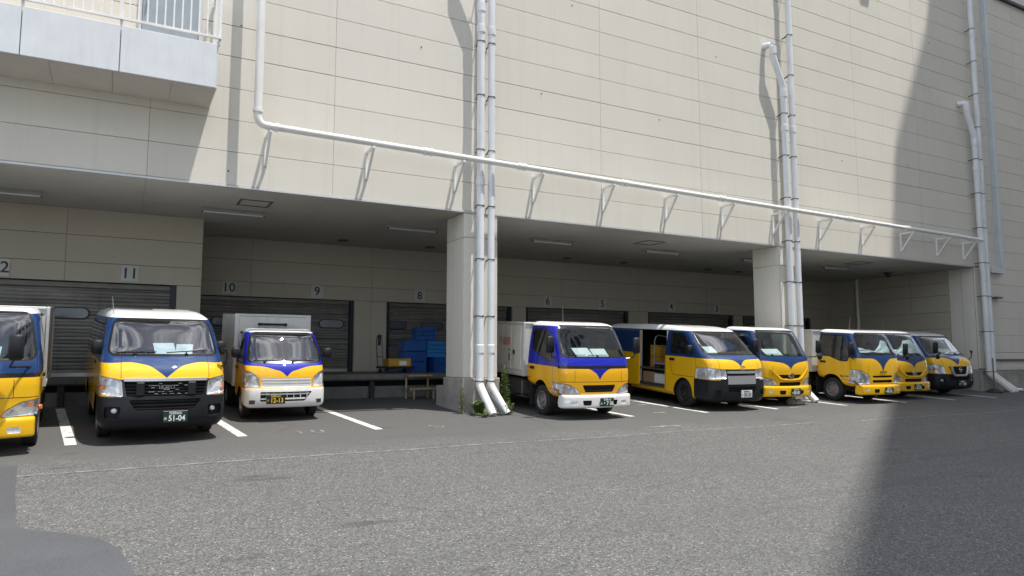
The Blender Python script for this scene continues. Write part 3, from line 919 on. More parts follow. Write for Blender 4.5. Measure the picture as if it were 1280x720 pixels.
# ================================================================== buildings outside the picture that shade the yard
t = thing('office_tower', 'tall office block outside the picture that shades the right of the yard', 'building')
HT = 45.0
poly = [(5.5, -26.9), (14.16, -21.64), (24.9, -14.86), (29.9, -11.7), (29.5, -10.2), (29.27, -9.49), (30.5, -8.35), (30.6, -4.0), (45, -4.0), (45, -29), (5.5, -29)]
b = MB(); b.prism(poly, 'z', -1.0, HT); b.build('wall', 'city', t)
for k in range(11):
    z = 3.0 + 3.9 * k
    q = MB()
    for a, c in ((poly[0], poly[1]), (poly[1], poly[2])):
        A, Bv = Vector((a[0], a[1], 0)), Vector((c[0], c[1], 0))
        d = (Bv - A).normalized(); nrm = Vector((-d.y, d.x, 0))
        L = (Bv - A).length
        for s in range(int(L / 2.4)):
            p0 = A + d * (0.4 + 2.4 * s) + nrm * 0.03
            p1 = p0 + d * 1.7
            q.add([(p0.x, p0.y, z), (p1.x, p1.y, z), (p1.x, p1.y, z + 1.7), (p0.x, p0.y, z + 1.7)], [(0, 1, 2, 3)])
    q.build('window_row', 'cityglass', t)

# ================================================================== vehicles
# vehicle space: x to the right as seen from in front, y backwards from the nose, z up
def chaikin(p, it=2):
    for _ in range(it):
        q = []
        n = len(p)
        for i in range(n):
            a, c = p[i], p[(i + 1) % n]
            L = math.hypot(c[0] - a[0], c[1] - a[1])
            f = min(0.25, 0.07 / max(L, 1e-6))
            q.append((a[0] + (c[0] - a[0]) * f, a[1] + (c[1] - a[1]) * f))
            q.append((c[0] - (c[0] - a[0]) * f, c[1] - (c[1] - a[1]) * f))
        p = q
    return p
def resample(p, mx):
    q = []
    n = len(p)
    for i in range(n):
        a, c = p[i], p[(i + 1) % n]
        k = max(1, int(math.ceil(math.hypot(c[0] - a[0], c[1] - a[1]) / mx)))
        for j in range(k):
            q.append((a[0] + (c[0] - a[0]) * j / k, a[1] + (c[1] - a[1]) * j / k))
    return q
def area(p):
    return sum(p[i][0] * p[(i + 1) % len(p)][1] - p[(i + 1) % len(p)][0] * p[i][1] for i in range(len(p))) / 2
def inset(p, d):
    n = len(p); out = []
    for i in range(n):
        a, b, c = p[i - 1], p[i], p[(i + 1) % n]
        e1 = (b[0] - a[0], b[1] - a[1]); e2 = (c[0] - b[0], c[1] - b[1])
        l1, l2 = math.hypot(*e1) or 1, math.hypot(*e2) or 1
        n1 = (-e1[1] / l1, e1[0] / l1); n2 = (-e2[1] / l2, e2[0] / l2)
        s = (n1[0] + n2[0], n1[1] + n2[1]); l = math.hypot(*s) or 1
        k = d / max(0.6, (1 + n1[0] * n2[0] + n1[1] * n2[1]) / 2) ** 0.5
        out.append((b[0] + s[0] / l * k, b[1] + s[1] / l * k))
    return out
def make_shell(profile, W, r, nx=8):
    p = resample(chaikin(profile), 0.16)
    if area(p) < 0: p = p[::-1]
    H = W / 2
    st = [(-(H - r) + 2 * (H - r) * i / nx, 0.0) for i in range(nx + 1)]
    edge = [(H - r + r * math.sin(a), r * (1 - math.cos(a))) for a in (R(22), R(45), R(66), R(88))]
    st = [(-x, d) for x, d in edge[::-1]] + st + edge
    bm = bmesh.new()
    G = []
    for x, d in st:
        q = inset(p, d) if d else p
        G.append([bm.verts.new((x, y, z)) for y, z in q])
    n = len(p)
    for i in range(len(st) - 1):
        for j in range(n):
            bm.faces.new((G[i][j], G[i][(j + 1) % n], G[i + 1][(j + 1) % n], G[i + 1][j]))
    caps = [bm.faces.new(G[0][::-1]), bm.faces.new(G[-1])]
    bmesh.ops.recalc_face_normals(bm, faces=bm.faces)
    zs = [z for y, z in p]
    z = min(zs) + 0.1
    while z < max(zs):
        fs = [f for f in bm.faces if abs(f.normal.x) > 0.9]
        geom = set(fs)
        for f in fs:
            geom.update(f.edges); geom.update(f.verts)
        bmesh.ops.bisect_plane(bm, geom=list(geom), dist=1e-5, plane_co=(0, 0, z), plane_no=(0, 0, 1))
        z += 0.14
    return bm
def planes(poly, axis):
    if area(poly) < 0: poly = poly[::-1]
    out = []
    n = len(poly)
    for i in range(n):
        a, c = poly[i], poly[(i + 1) % n]
        ex, ez = c[0] - a[0], c[1] - a[1]
        l = math.hypot(ex, ez)
        if l < 1e-6: continue
        nn = (ez / l, -ex / l)
        if axis == 'y': out.append((Vector((a[0], 0, a[1])), Vector((nn[0], 0, nn[1]))))
        else: out.append((Vector((0, a[0], a[1])), Vector((0, nn[0], nn[1]))))
    return out
def roundpoly(p, r, n=3):
    if area(p) < 0: p = p[::-1]
    out = []
    k = len(p)
    for i in range(k):
        a, b, c = Vector(p[i - 1]), Vector(p[i]), Vector(p[(i + 1) % k])
        u, v = (a - b), (c - b)
        rr = min(r, u.length * 0.45, v.length * 0.45)
        s, e = b + u.normalized() * rr, b + v.normalized() * rr
        for j in range(n + 1):
            t = j / n
            out.append(tuple(s * (1 - t) ** 2 + b * 2 * t * (1 - t) + e * t ** 2))
    return out
def grow(p, d):
    if area(p) < 0: p = p[::-1]
    return inset(p, -d)
def carve(bm, cand, pls):
    for co_, no_ in pls:
        if not cand: return []
        geom = set(cand)
        for f in cand:
            geom.update(f.edges); geom.update(f.verts)
        r = bmesh.ops.bisect_plane(bm, geom=list(geom), dist=1e-5, plane_co=co_, plane_no=no_)
        cand = [f for f in r['geom'] if isinstance(f, bmesh.types.BMFace) and (f.calc_center_median() - co_).dot(no_) < 0]
    return cand
def extract(bm, faces, remove=True):
    nb = bmesh.new()
    mp = {}
    for f in faces:
        vs = []
        for v in f.verts:
            if v not in mp: mp[v] = nb.verts.new(v.co)
            vs.append(mp[v])
        try:
            g = nb.faces.new(vs); g.material_index = f.material_index
        except ValueError:
            pass
    if remove:
        bmesh.ops.delete(bm, geom=faces, context='FACES')
    nb.normal_update()
    return nb
def front(bm, y=1.2, ny=-0.08): return [f for f in bm.faces if f.normal.y < ny and f.calc_center_median().y < y]
def side(bm, s): return [f for f in bm.faces if f.normal.x * s > 0.35]
def recess(src, off, shrink=1.0):
    """the pocket behind a patch: walls and a floor"""
    nb = bmesh.new()
    c = Vector((0, 0, 0))
    for v in src.verts: c += v.co
    c /= max(1, len(src.verts))
    A = {v: nb.verts.new(v.co) for v in src.verts}
    B = {v: nb.verts.new(c + (v.co - c) * shrink + off) for v in src.verts}
    for f in src.faces:
        nb.faces.new([B[v] for v in f.verts])
    for e in src.edges:
        if len(e.link_faces) == 1:
            a, d = e.verts
            nb.faces.new((A[a], A[d], B[d], B[a]))
    nb.normal_update()
    return nb

class Vehicle:
    def __init__(s, name, label, cat, X, Y, deg, W, warp, group=None):
        s.root = thing(name, label, cat, (X, Y, ground_z(Y)), (math.atan(0.061), 0, R(deg)), group)
        s.W = W; s.warp_ = warp; s.glass = 'brightglass' if name in ('van', 'small_truck', 'edge_lorry') else 'glass'
    def wp(s, v):
        w_ = s.warp_
        t = min(1, max(0, (v.z - w_['zb']) / (w_['zt'] - w_['zb'])))
        k = 1 - w_['tum'] * t ** w_.get('pw', 1.4)
        y = v.y + w_['bow'] * abs(2 * v.x / s.W) ** 2.2 * max(0, 1 - v.y / w_.get('bl', 1.0))
        return Vector((v.x * k, y, v.z))
    def put(s, bm, name, mats, parent=None, sharp=32, push=0.0, warp=True):
        if push:
            bm.normal_update()
            for v in bm.verts: v.co += v.normal * push
        if warp:
            for v in bm.verts: v.co = s.wp(v.co)
        me = bpy.data.meshes.new(name)
        bm.to_mesh(me)
        for m in mats: me.materials.append(M[m] if isinstance(m, str) else m)
        me.polygons.foreach_set('use_smooth', [True] * len(me.polygons))
        me.set_sharp_from_angle(angle=R(sharp))
        bm.free()
        return link(name, me, parent or s.root)
    def mb(s, b, name, mats, parent=None, warp=False, sharp=35):
        if warp: b.v = [tuple(s.wp(Vector(q))) for q in b.v]
        return b.build(name, mats, parent or s.root, sharp)
    # --- parts
    def wheels(s, ys, r, track, wd=0.19, rim='rim', fancy=True):
        for y in ys:
            for sg in (-1, 1):
                x = sg * track
                b = MB()
                h = wd / 2
                b.lathe([(r * 0.62, -h * 0.9), (r * 0.80, -h), (r * 0.93, -h * 0.92), (r, -h * 0.72), (r, h * 0.72), (r * 0.93, h * 0.92), (r * 0.80, h), (r * 0.62, h * 0.9)], 32, 0, (x, y, r), 'x')
                tw = b.build('wheel', 'tyre', s.root, 40)
                q = MB()
                e = sg * h
                q.lathe([(r * 0.62, e * 0.9), (r * 0.585, e * 0.96), (r * 0.56, e * 0.85), (r * 0.54, e * 0.35), (r * 0.44, e * 0.30), (r * 0.40, e * 0.5), (r * 0.30, e * 0.55), (r * 0.26, e * 0.42), (r * 0.20, e * 0.45), (r * 0.17, e * 0.85), (0.0, e * 0.9)], 28, 0, (x, y, r), 'x')
                if fancy:
                    for k in range(8):
                        an = 2 * math.pi * k / 8
                        q.tube([(x + e * 0.38, y + r * 0.47 * math.cos(an), r + r * 0.47 * math.sin(an)), (x + e * 0.42, y + r * 0.47 * math.cos(an), r + r * 0.47 * math.sin(an))], r * 0.055, 8, 1)
                    for k in range(5):
                        an = 2 * math.pi * k / 5 + 0.3
                        q.tube([(x + e * 0.5, y + r * 0.3 * math.cos(an), r + r * 0.3 * math.sin(an)), (x + e * 0.68, y + r * 0.3 * math.cos(an), r + r * 0.3 * math.sin(an))], r * 0.035, 6, 0)
                q.build('rim', [rim, 'dark'], tw, 40)
                q = MB()                                       # inner wheel arch
                n = 14
                vs = []
                for k in range(n + 1):
                    an = math.pi * k / n
                    for xx in (sg * (s.W / 2 - 0.03), sg * (s.W / 2 - 0.36)):
                        vs.append((xx, y + (r + 0.07) * math.cos(an), r + (r + 0.06) * math.sin(an)))
                fs = [(2 * k, 2 * k + 1, 2 * k + 3, 2 * k + 2) for k in range(n)]
                fs.append(tuple(range(1, 2 * n + 2, 2)))
                q.add(vs, fs)
                q.build('wheel_arch', 'rubber', s.root, fix=False)
    def plate(s, x, y, z, top, main, bg='plateg', tx='txtw', kana='あ'):
        p = MB(); p.box(x - 0.165, x + 0.165, y - 0.012, y, z - 0.083, z + 0.083, 0, 0.003)
        o = p.build('license_plate', bg, s.root)
        q = MB()
        letters(q, top, 0.05, (x, y - 0.0135, z + 0.049), 0, depth=0.001)
        if kana: letters(q, kana, 0.05, (x - 0.135, y - 0.0135, z - 0.028), 0, depth=0.001)
        letters(q, main, 0.115, (x + 0.02, y - 0.0135, z - 0.026), 0, depth=0.001, sx=0.86, bold=0.002)
        q.build('plate_figures', tx, o)
    def wiper(s, a, b_, yoff=-0.02):
        pass
    def mirror(s, x, y, z, w_=0.1, h=0.28, arm=None, d=0.08):
        b = MB()
        b.box(x - w_ / 2 - 0.02, x + w_ / 2 + 0.02, y - d / 2, y + d / 2, z - h / 2, z + h / 2, 0, 0.03)
        o = b.build('mirror', 'blackpl', s.root, 50)
        if arm:
            q = MB(); q.tube(arm, 0.013, 8); q.build('mirror_arm', 'gloss', o)
    def seats(s, ys, zs, xs, bench=False):
        for x in xs:
            b = MB()
            b.box(x - 0.24, x + 0.24, ys - 0.5, ys + 0.05, zs - 0.14, zs, 0, 0.04)
            t = []
            b.add([(x + a, ys + c, zs + d) for a, c, d in ((-.22, .0, 0), (.22, .0, 0), (.22, .14, 0), (-.22, .14, 0), (-.2, .12, .56), (.2, .12, .56), (.2, .22, .56), (-.2, .22, .56))], [(3, 2, 1, 0), (4, 5, 6, 7), (0, 1, 5, 4), (2, 3, 7, 6), (1, 2, 6, 5), (3, 0, 4, 7)])
            b.box(x - 0.13, x + 0.13, ys + 0.13, ys + 0.22, zs + 0.58, zs + 0.75, 0, 0.03)
            b.build('seat', 'cloth', s.root, 50)
    def steering(s, x, y, z, tilt=35):
        b = MB()
        c, n = Vector((x, y, z)), 20
        u = Vector((1, 0, 0)); v = Vector((0, math.sin(R(tilt)), math.cos(R(tilt))))
        b.tube([tuple(c + (u * math.cos(2 * math.pi * k / n) + v * math.sin(2 * math.pi * k / n)) * 0.185) for k in range(n + 1)], 0.014, 6, cap=False)
        b.tube([tuple(c - u * 0.18), tuple(c + u * 0.18)], 0.016, 6)
        b.tube([tuple(c), (x, y - 0.18, z - 0.2)], 0.03, 8)
        b.build('steering_wheel', 'cabin', s.root)
    def emblem_ovals(s, x, y, z, k=1.0):
        b = MB()
        for a, c, dz, r in ((0.075, 0.05, 0, 0.008), (0.055, 0.02, 0.022, 0.006), (0.022, 0.047, 0, 0.006)):
            b.tube([(x + k * a * math.cos(2 * math.pi * i / 20), y, z + k * (dz + c * math.sin(2 * math.pi * i / 20))) for i in range(21)], r * k, 5, cap=False)
        b.build('emblem', 'chrome', s.root)
    def word(s, txt, size, x, y, z, mat='chrome', face='-y', name='badge', parent=None, sx=1.25):
        b = MB(); letters(b, txt, size, (x, y, z), 0, face, 0.003, sx); b.build(name, mat, parent or s.root)

def body(V, prof, r, mat, wind, doors, extra_windows, arches, wr, bumper=None, lining=True, gaps=(), gmat='sideglass', slide=None):
    """carve one painted shell into body, doors, panes; returns (body bm left to finish, helper dict)"""
    bm = make_shell(prof, V.W, r)
    out = {}
    for sg in (-1, 1):
        for y in arches:
            poly = [(y + (wr + 0.06) * math.cos(2 * math.pi * k / 20), wr + 0.0 + (wr + 0.055) * math.sin(2 * math.pi * k / 20)) for k in range(20)]
            f = carve(bm, [g for g in side(bm, sg) if abs(g.calc_center_median().x) > V.W / 2 - r - 0.02], planes(poly, 'x'))
            bmesh.ops.delete(bm, geom=f, context='FACES')
    # dark shut lines
    for axis, poly in gaps:
        if axis == 'y': c = [front(bm)]
        else: c = [side(bm, 1), side(bm, -1)]
        for q in c:
            for f in carve(bm, q, planes(poly, axis)): f.material_index = 1
    dd = []
    for sg in (-1, 1):
        for poly, win in doors:
            f = carve(bm, side(bm, sg), planes(grow(roundpoly(poly, 0.06), 0.009), 'x'))
            for g in f: g.material_index = 1
            f = carve(bm, f, planes(roundpoly(poly, 0.06), 'x'))
            for g in f: g.material_index = 0
            db = extract(bm, f)
            wb = None
            if win:
                wp_ = roundpoly(win, 0.07)
                f = carve(db, list(db.faces), planes(grow(wp_, 0.03), 'x'))
                for g in f: g.material_index = 1
                f = carve(db, f, planes(wp_, 'x'))
                wb = extract(db, f)
            dd.append((sg, db, wb))
    panes = []
    for sg in (-1, 1):
        for win, gm in extra_windows:
            wp_ = roundpoly(win, 0.07)
            f = carve(bm, side(bm, sg), planes(grow(wp_, 0.025), 'x'))
            for g in f: g.material_index = 1
            f = carve(bm, f, planes(wp_, 'x'))
            panes.append((extract(bm, f), gm))
    if slide:
        f = carve(bm, side(bm, -1), planes(slide, 'x'))
        out['slide'] = extract(bm, f)
    wp_ = roundpoly(wind, 0.09, 4)
    f = carve(bm, front(bm, 1.5), planes(grow(wp_, 0.035), 'y'))
    for g in f: g.material_index = 1
    f = carve(bm, f, planes(wp_, 'y'))
    out['wind'] = extract(bm, f)
    if bumper:
        f = carve(bm, list(bm.faces), [(Vector((0, 0, bumper[0])), Vector((0, 0, 1))), (Vector((0, bumper[1], 0)), Vector((0, 1, 0)))])
        out['bumper'] = extract(bm, f)
    out['doors'] = dd; out['panes'] = panes
    return bm, out

def _isl(bm):
    seen, out_ = set(), []
    for f in bm.faces:
        if f in seen: continue
        st, comp = [f], []
        seen.add(f)
        while st:
            g = st.pop(); comp.append(g)
            for e in g.edges:
                for h in e.link_faces:
                    if h not in seen: seen.add(h); st.append(h)
        out_.append((sum(g.calc_area() for g in comp), comp))
    out_.sort(key=lambda q: -q[0])
    for a_, comp in out_[1:]:
        bmesh.ops.delete(bm, geom=comp, context='FACES')
def finish(V, bm, out, mat, gap='gloss', lining='cabin', handle=None, door_txt=None):
    bm.normal_update()
    def lining_of(src):
        q = src.copy(); q.normal_update()
        for v in q.verts: v.co -= v.normal * 0.03
        for f in q.faces: f.material_index = 0
        return q
    ln = lining_of(bm)
    B = V.put(bm, 'body', [mat, gap])
    V.put(ln, 'cabin_lining', [lining], B)
    for sg, db, wb in out['doors']:
        bmesh.ops.remove_doubles(db, verts=db.verts, dist=1e-4)
        _isl(db)
        q = lining_of(db)
        d = V.put(db, 'door', [mat, gap])
        V.put(q, 'door_lining', [lining], d)
        if wb: V.put(wb, 'door_window', ['sideglass'], d)
        if handle:
            hy, hz = handle
            xx = V.wp(Vector((sg * V.W / 2, hy, hz))).x
            b = MB(); b.box(min(xx - 0.012 * sg, xx + 0.022 * sg), max(xx - 0.012 * sg, xx + 0.022 * sg), hy - 0.09, hy + 0.09, hz - 0.03, hz + 0.03, 0, 0.008)
            b.build('door_handle', 'gloss', d)
    for p, gm in out['panes']: V.put(p, 'side_window', [gm])
    V.put(out['wind'], 'windscreen', [V.glass])
    return B

def lamp(V, bm, polys, mat_in='facets', amber=None, depth=0.03, name='headlight', push=0.004, gapw=0.012):
    """headlights on both sides: lens patch, reflector pocket, bulb"""
    for sg in (-1, 1):
        poly = [(sg * x, z) for x, z in polys]
        rp = roundpoly(poly, 0.03, 2)
        cand = [f for f in bm.faces if (f.normal.y < -0.05 or f.normal.x * sg > 0.2) and f.calc_center_median().y < 0.45]
        f = carve(bm, cand, planes(grow(rp, gapw), 'y'))
        for g in f: g.material_index = 1
        f = carve(bm, f, planes(rp, 'y'))
        if not f: continue
        nb = extract(bm, f)
        pk = recess(nb, Vector((0, depth, 0)), 0.8)
        c = Vector((0, 0, 0))
        for v in nb.verts: c += v.co
        c /= len(nb.verts)
        xr_ = (min(v.co.x for v in nb.verts), max(v.co.x for v in nb.verts)); zr_ = (min(v.co.z for v in nb.verts), max(v.co.z for v in nb.verts))
        c = Vector(((xr_[0] + xr_[1]) / 2, c.y, (zr_[0] + zr_[1]) / 2))
        am = None
        if amber:
            ap = [(sg * x, z) for x, z in amber]
            fa = carve(nb, list(nb.faces), planes(ap, 'y'))
            if fa: am = extract(nb, fa)
        L = V.put(nb, name, ['lens'], push=push)
        V.put(pk, 'reflector', [mat_in], L, sharp=20)
        if am: V.put(am, 'indicator', ['amber'], L, push=push)
        cc = V.wp(c)
        hh = 0.36 * (zr_[1] - zr_[0]); ww = (xr_[1] - xr_[0])
        for q_, sc_ in ((-0.2, 1.0), (0.16, 0.8)):
            r_ = min(0.085, hh) * sc_
            wc = V.wp(Vector((c.x + q_ * ww, c.y + 0.012, c.z - 0.04 * hh)))
            b = MB()
            b.lathe([(0.0, 0.0), (r_ * 0.25, -0.004), (r_ * 0.3, 0.012), (r_ * 0.7, 0.006), (r_ * 0.95, -0.008), (r_, -0.010), (r_ * 1.02, 0.015)], 18, 0, (wc.x, wc.y, wc.z), 'y')
            b.build('bulb', 'chrome', L)

def pocket(V, bm, poly, depth, mat, name, rr=0.03, bars=0, barmat='gloss', rim=None, rimw=0.02, bartilt=0.02, both=False, ylim=0.5):
    for sg in ((-1, 1) if both else (1,)):
        P = [(sg * x, z) for x, z in poly]
        rp = roundpoly(P, rr, 2)
        cand = front(bm, ylim, -0.05)
        if rim:
            f = carve(bm, cand, planes(grow(rp, rimw), 'y'))
            g = extract(bm, f)
            f2 = carve(g, list(g.faces), planes(rp, 'y'))
            nb = extract(g, f2)
            V.put(g, name + '_surround', [rim], push=0.008)
        else:
            f = carve(bm, cand, planes(rp, 'y'))
            if not f: continue
            nb = extract(bm, f)
        if not nb.verts: continue
        pk = recess(nb, Vector((0, depth, 0)), 0.97)
        xs = [v.co.x for v in nb.verts]; zs = [v.co.z for v in nb.verts]; ym = min(v.co.y for v in nb.verts)
        nb.free()
        o = V.put(pk, name, [mat], sharp=20)
        if bars:
            A = planes(rp, 'y')
            for k in range(bars):
                z = min(zs) + (max(zs) - min(zs)) * (k + 0.5) / bars
                lo, hi = -9, 9                                  # clip the bar to the outline
                for c, n in A:
                    if abs(n.x) > 1e-6:
                        x = c.x + (c.z - z) * n.z / n.x
                        if n.x > 0: hi = min(hi, x)
                        else: lo = max(lo, x)
                q = MB()
                h = 0.3 * (max(zs) - min(zs)) / bars
                nseg = 10
                ring = []
                for i in range(nseg + 1):
                    x = lo + (hi - lo) * i / nseg
                    yy = V.wp(Vector((x, ym + 0.018, z))).y
                    xx = V.wp(Vector((x, ym, z))).x
                    ring.append([(xx, yy, z - h * 0.5), (xx, yy, z + h * 0.5), (xx, yy + bartilt, z + h * 0.7), (xx, yy + bartilt, z - h * 0.3)])
                vs = [p for a in ring for p in a]
                fs = [(4 * i + j, 4 * i + (j + 1) % 4, 4 * i + 4 + (j + 1) % 4, 4 * i + 4 + j) for i in range(nseg) for j in range(4)]
                q.add(vs, fs + [(3, 2, 1, 0), (4 * nseg, 4 * nseg + 1, 4 * nseg + 2, 4 * nseg + 3)])
                q.build('grille_bar', barmat, o)

def wipers(V, pts):
    """each wiper: pivot, tip of arm, blade ends on the glass"""
    for pv, b0, b1 in pts:
        mid = tuple((p + q) / 2 for p, q in zip(b0, b1))
        b = MB()
        b.tube([tuple(V.wp(Vector(pv))), tuple(V.wp(Vector(mid)))], 0.009, 6)
        b.tube([tuple(V.wp(Vector(b0))), tuple(V.wp(Vector(mid))), tuple(V.wp(Vector(b1)))], 0.008, 6)
        b.lathe([(0.0, -0.03), (0.022, -0.025), (0.025, 0.02)], 8, 0, tuple(V.wp(Vector(pv))), 'y')
        b.build('wiper', 'gloss', V.root)

def papers(V, items, y0, z):
    for x, yy, a, b_, rz in items:
        q = MB()
        c, s_ = math.cos(rz), math.sin(rz)
        vs = [(x + c * p - s_ * r_, y0 + yy + (s_ * p + c * r_), z + 0.015 + 0.75 * (r_ + b_ / 2) + 0.01 * p) for p, r_ in ((-a / 2, -b_ / 2), (a / 2, -b_ / 2), (a / 2, b_ / 2), (-a / 2, b_ / 2))]
        vs += [(p[0], p[1], p[2] - 0.004) for p in vs]
        q.add(vs, [(0, 1, 2, 3), (7, 6, 5, 4), (0, 4, 5, 1), (1, 5, 6, 2), (2, 6, 7, 3), (3, 7, 4, 0)])
        q.build('dashboard_paper', 'paper', V.root)

def antenna(V, x, y, z, dx, dy, dz):
    b = MB(); b.tube([(x, y, z), (x + dx, y + dy, z + dz)], [0.006, 0.003], 6); b.build('antenna', 'steel', V.root)

BLUE1 = (0.004, 0.034, 0.128)
BLUE2 = (0.003, 0.010, 0.33)

# ---------------------------------------------------------------- vans
def van(kind, name, label, X, Y, deg, group, plate):
    a = kind == 'a'                                            # a: angular nose with fog lamps, h: flat fronted with silver grille
    W = 1.695
    V = Vehicle(name, label, 'van', X, Y, deg, W, dict(zb=1.15, zt=2.0, tum=0.155 if a else 0.13, pw=1.25, bow=0.13, bl=1.3), group)
    if a:
        prof = [(0.16, 0.21), (0.03, 0.30), (0.0, 0.46), (0.02, 0.66), (0.06, 0.94), (0.13, 1.10), (0.30, 1.25), (0.40, 1.31), (0.87, 1.80), (1.03, 1.885), (1.6, 1.95), (2.6, 1.985), (4.2, 1.96), (4.55, 1.90), (4.66, 1.5), (4.69, 0.9), (4.66, 0.38), (4.55, 0.27), (2.4, 0.24)]
        wind = [(-0.755, 1.305), (0.755, 1.305), (0.73, 1.80), (-0.73, 1.80)]
        tip, zs = 0.968, 1.175
        curve = [(0, tip), (0.12, tip + 0.10), (0.22, tip + 0.165), (0.30, tip + 0.19), (0.5, zs + 0.012), (0.75, zs + 0.0), (1, zs)]
        zr = 1.835
    else:
        prof = [(0.16, 0.20), (0.03, 0.28), (0.0, 0.44), (0.01, 0.70), (0.05, 1.0), (0.13, 1.18), (0.28, 1.28), (0.38, 1.325), (0.95, 1.80), (1.11, 1.88), (1.6, 1.94), (2.6, 1.97), (4.2, 1.95), (4.55, 1.90), (4.66, 1.5), (4.69, 0.9), (4.66, 0.38), (4.55, 0.27), (2.4, 0.24)]
        wind = [(-0.765, 1.32), (0.765, 1.32), (0.73, 1.795), (-0.73, 1.795)]
        tip, zs = 1.03, 1.20
        curve = [(0, tip), (0.05, tip + 0.06), (0.12, tip + 0.115), (0.22, tip + 0.15), (0.4, zs - 0.008), (0.75, zs), (1, zs)]
        zr = 1.83
    mat = livery('van_livery', BLUE1, curve, zr)
    ay = 1.08
    door = [(0.66, 0.62), (1.40, 0.34), (1.62, 0.34), (1.66, 1.78), (1.10, 1.78), (0.62, 1.36)]
    dwin = [(0.84, 1.29), (1.59, 1.29), (1.62, 1.75), (1.20, 1.75), (0.84, 1.42)]
    door = [(0.60, 0.75), (1.50, 0.75), (1.67, 1.2), (1.69, 1.79), (1.16, 1.79), (0.60, 1.36)]
    rear = [([(3.05, 1.30), (4.45, 1.30), (4.42, 1.75), (3.07, 1.76)], 'privacy')]
    slide = None
    if a:
        rear.append(([(1.84, 1.30), (2.92, 1.30), (2.92, 1.76), (1.84, 1.76)], 'privacy'))
    else:
        rear = []
        slide = [(1.80, 0.36), (3.0, 0.36), (3.0, 1.83), (1.80, 1.83)]
    gaps = [('x', [(1.765, 0.30), (1.775, 0.30), (1.775, 1.84), (1.765, 1.84)]), ('x', [(3.04, 0.30), (3.05, 0.30), (3.05, 1.84), (3.04, 1.84)]),
            ('x', [(0.6, 0.30), (0.609, 0.30), (0.609, 1.18), (0.6, 1.18)]),
            ('y', [(-0.60, 0.96), (-0.592, 0.96), (-0.592, 1.27), (-0.60, 1.27)]), ('y', [(0.592, 0.96), (0.60, 0.96), (0.60, 1.27), (0.592, 1.27)])]
    bm, out = body(V, prof, 0.15, mat, wind, [(door, dwin)], rear, (ay, 3.64), 0.325, bumper=(0.70 if a else 0.72, 0.62), gaps=gaps, slide=slide)
    nose = [(-0.66, 0.948), (0.66, 0.948), (0.60, 0.66), (-0.60, 0.66)] if a and name == 'van' else ([(-0.60, 0.972), (0.60, 0.972), (0.60, 0.66), (-0.60, 0.66)] if not a else None)
    if nose:
        for f in carve(bm, front(bm, 0.5, -0.05), planes(nose, 'y')): f.material_index = 1
    if a:
        lamp(V, bm, [(0.56, 0.70), (0.80, 0.72), (0.92, 0.78), (0.92, 1.0), (0.66, 0.955), (0.585, 0.93)], amber=[(0.80, 0.80), (0.84, 0.80), (0.84, 0.87), (0.80, 0.87)], gapw=0.006)
        bp = out['bumper']
        if name == 'van':
            pocket(V, bm, [(-0.56, 0.94), (0.56, 0.94), (0.52, 0.70), (-0.52, 0.70)], 0.06, 'dark', 'grille', 0.02, 5, 'blackpl', rim='silver', rimw=0.0)
            b = MB()
            for x0 in (-0.40, 0.29):
                bx('grille_post', 'blackpl', V.root, x0, x0 + 0.11, 0.02, 0.07, 0.715, 0.91, 0.01)
            b = MB()
            n = 10
            for i in range(n):
                x0 = -0.56 + 1.12 * i / n; x1 = -0.56 + 1.12 * (i + 1) / n
                y0 = V.wp(Vector((x0, 0.045, .95))).y; y1 = V.wp(Vector((x1, 0.045, .95))).y
                b.add([(x0, y0 - .02, .925), (x1, y1 - .02, .925), (x1, y1 - .015, .965), (x0, y0 - .015, .965), (x0, y0 + .03, .925), (x1, y1 + .03, .925), (x1, y1 + .03, .97), (x0, y0 + .03, .97)], [(0, 1, 2, 3), (3, 2, 6, 7), (0, 4, 5, 1)])
            b.build('grille_chrome_bar', 'silver', V.root)
            # scattered bright edges of the honeycomb
            b = MB()
            for k in range(34):
                x = random.uniform(-0.27, 0.27); z = 0.735 + 0.03 * random.randint(0, 5)
                b.box(x, x + 0.045, 0.042, 0.05, z, z + 0.007)
            b.build('grille_mesh', 'silver', V.root)
            V.word('ISUZU', 0.062, 0.0, 0.022, 0.83)
        else:
            pocket(V, bm, [(-0.40, 0.93), (0.40, 0.93), (0.32, 0.70), (-0.32, 0.70)], 0.05, 'dark', 'grille', 0.02, 4, 'gloss')
            b = MB()
            b.tube([(-0.37, 0.02, 0.93), (-0.345, 0.01, 0.82), (-0.29, 0.0, 0.70), (-0.24, -0.01, 0.655), (0.24, -0.01, 0.655), (0.29, 0.0, 0.70), (0.345, 0.01, 0.82), (0.37, 0.02, 0.93)], 0.034, 8)
            b.build('grille_chrome_frame', 'silver', V.root)
            b = MB()
            b.tube([(0.062 * math.cos(2 * math.pi * i / 20), 0.0, 0.83 + 0.062 * math.sin(2 * math.pi * i / 20)) for i in range(21)], 0.009, 6, cap=False)
            b.box(-0.08, 0.08, -0.015, 0.0, 0.815, 0.845, 0, 0.004)
            b.build('emblem', 'chrome', V.root)
        pocket(V, bp, [(-0.49, 0.655), (0.49, 0.655), (0.40, 0.50), (-0.40, 0.50)], 0.06, 'dark', 'lower_grille', 0.03, 3, 'blackpl')
        pocket(V, bp, [(0.58, 0.56), (0.78, 0.56), (0.78, 0.40), (0.60, 0.38)], 0.05, 'dark', 'fog_recess', 0.03, both=True)
        for sg in (-1, 1):
            c = V.wp(Vector((sg * 0.66, 0.05, 0.50)))
            b = MB(); b.lathe([(0.0, -0.03), (0.03, -0.025), (0.042, 0.0), (0.044, 0.03)], 14, 0, (c.x, c.y, c.z), 'y'); b.build('fog_lamp', 'reflector', V.root)
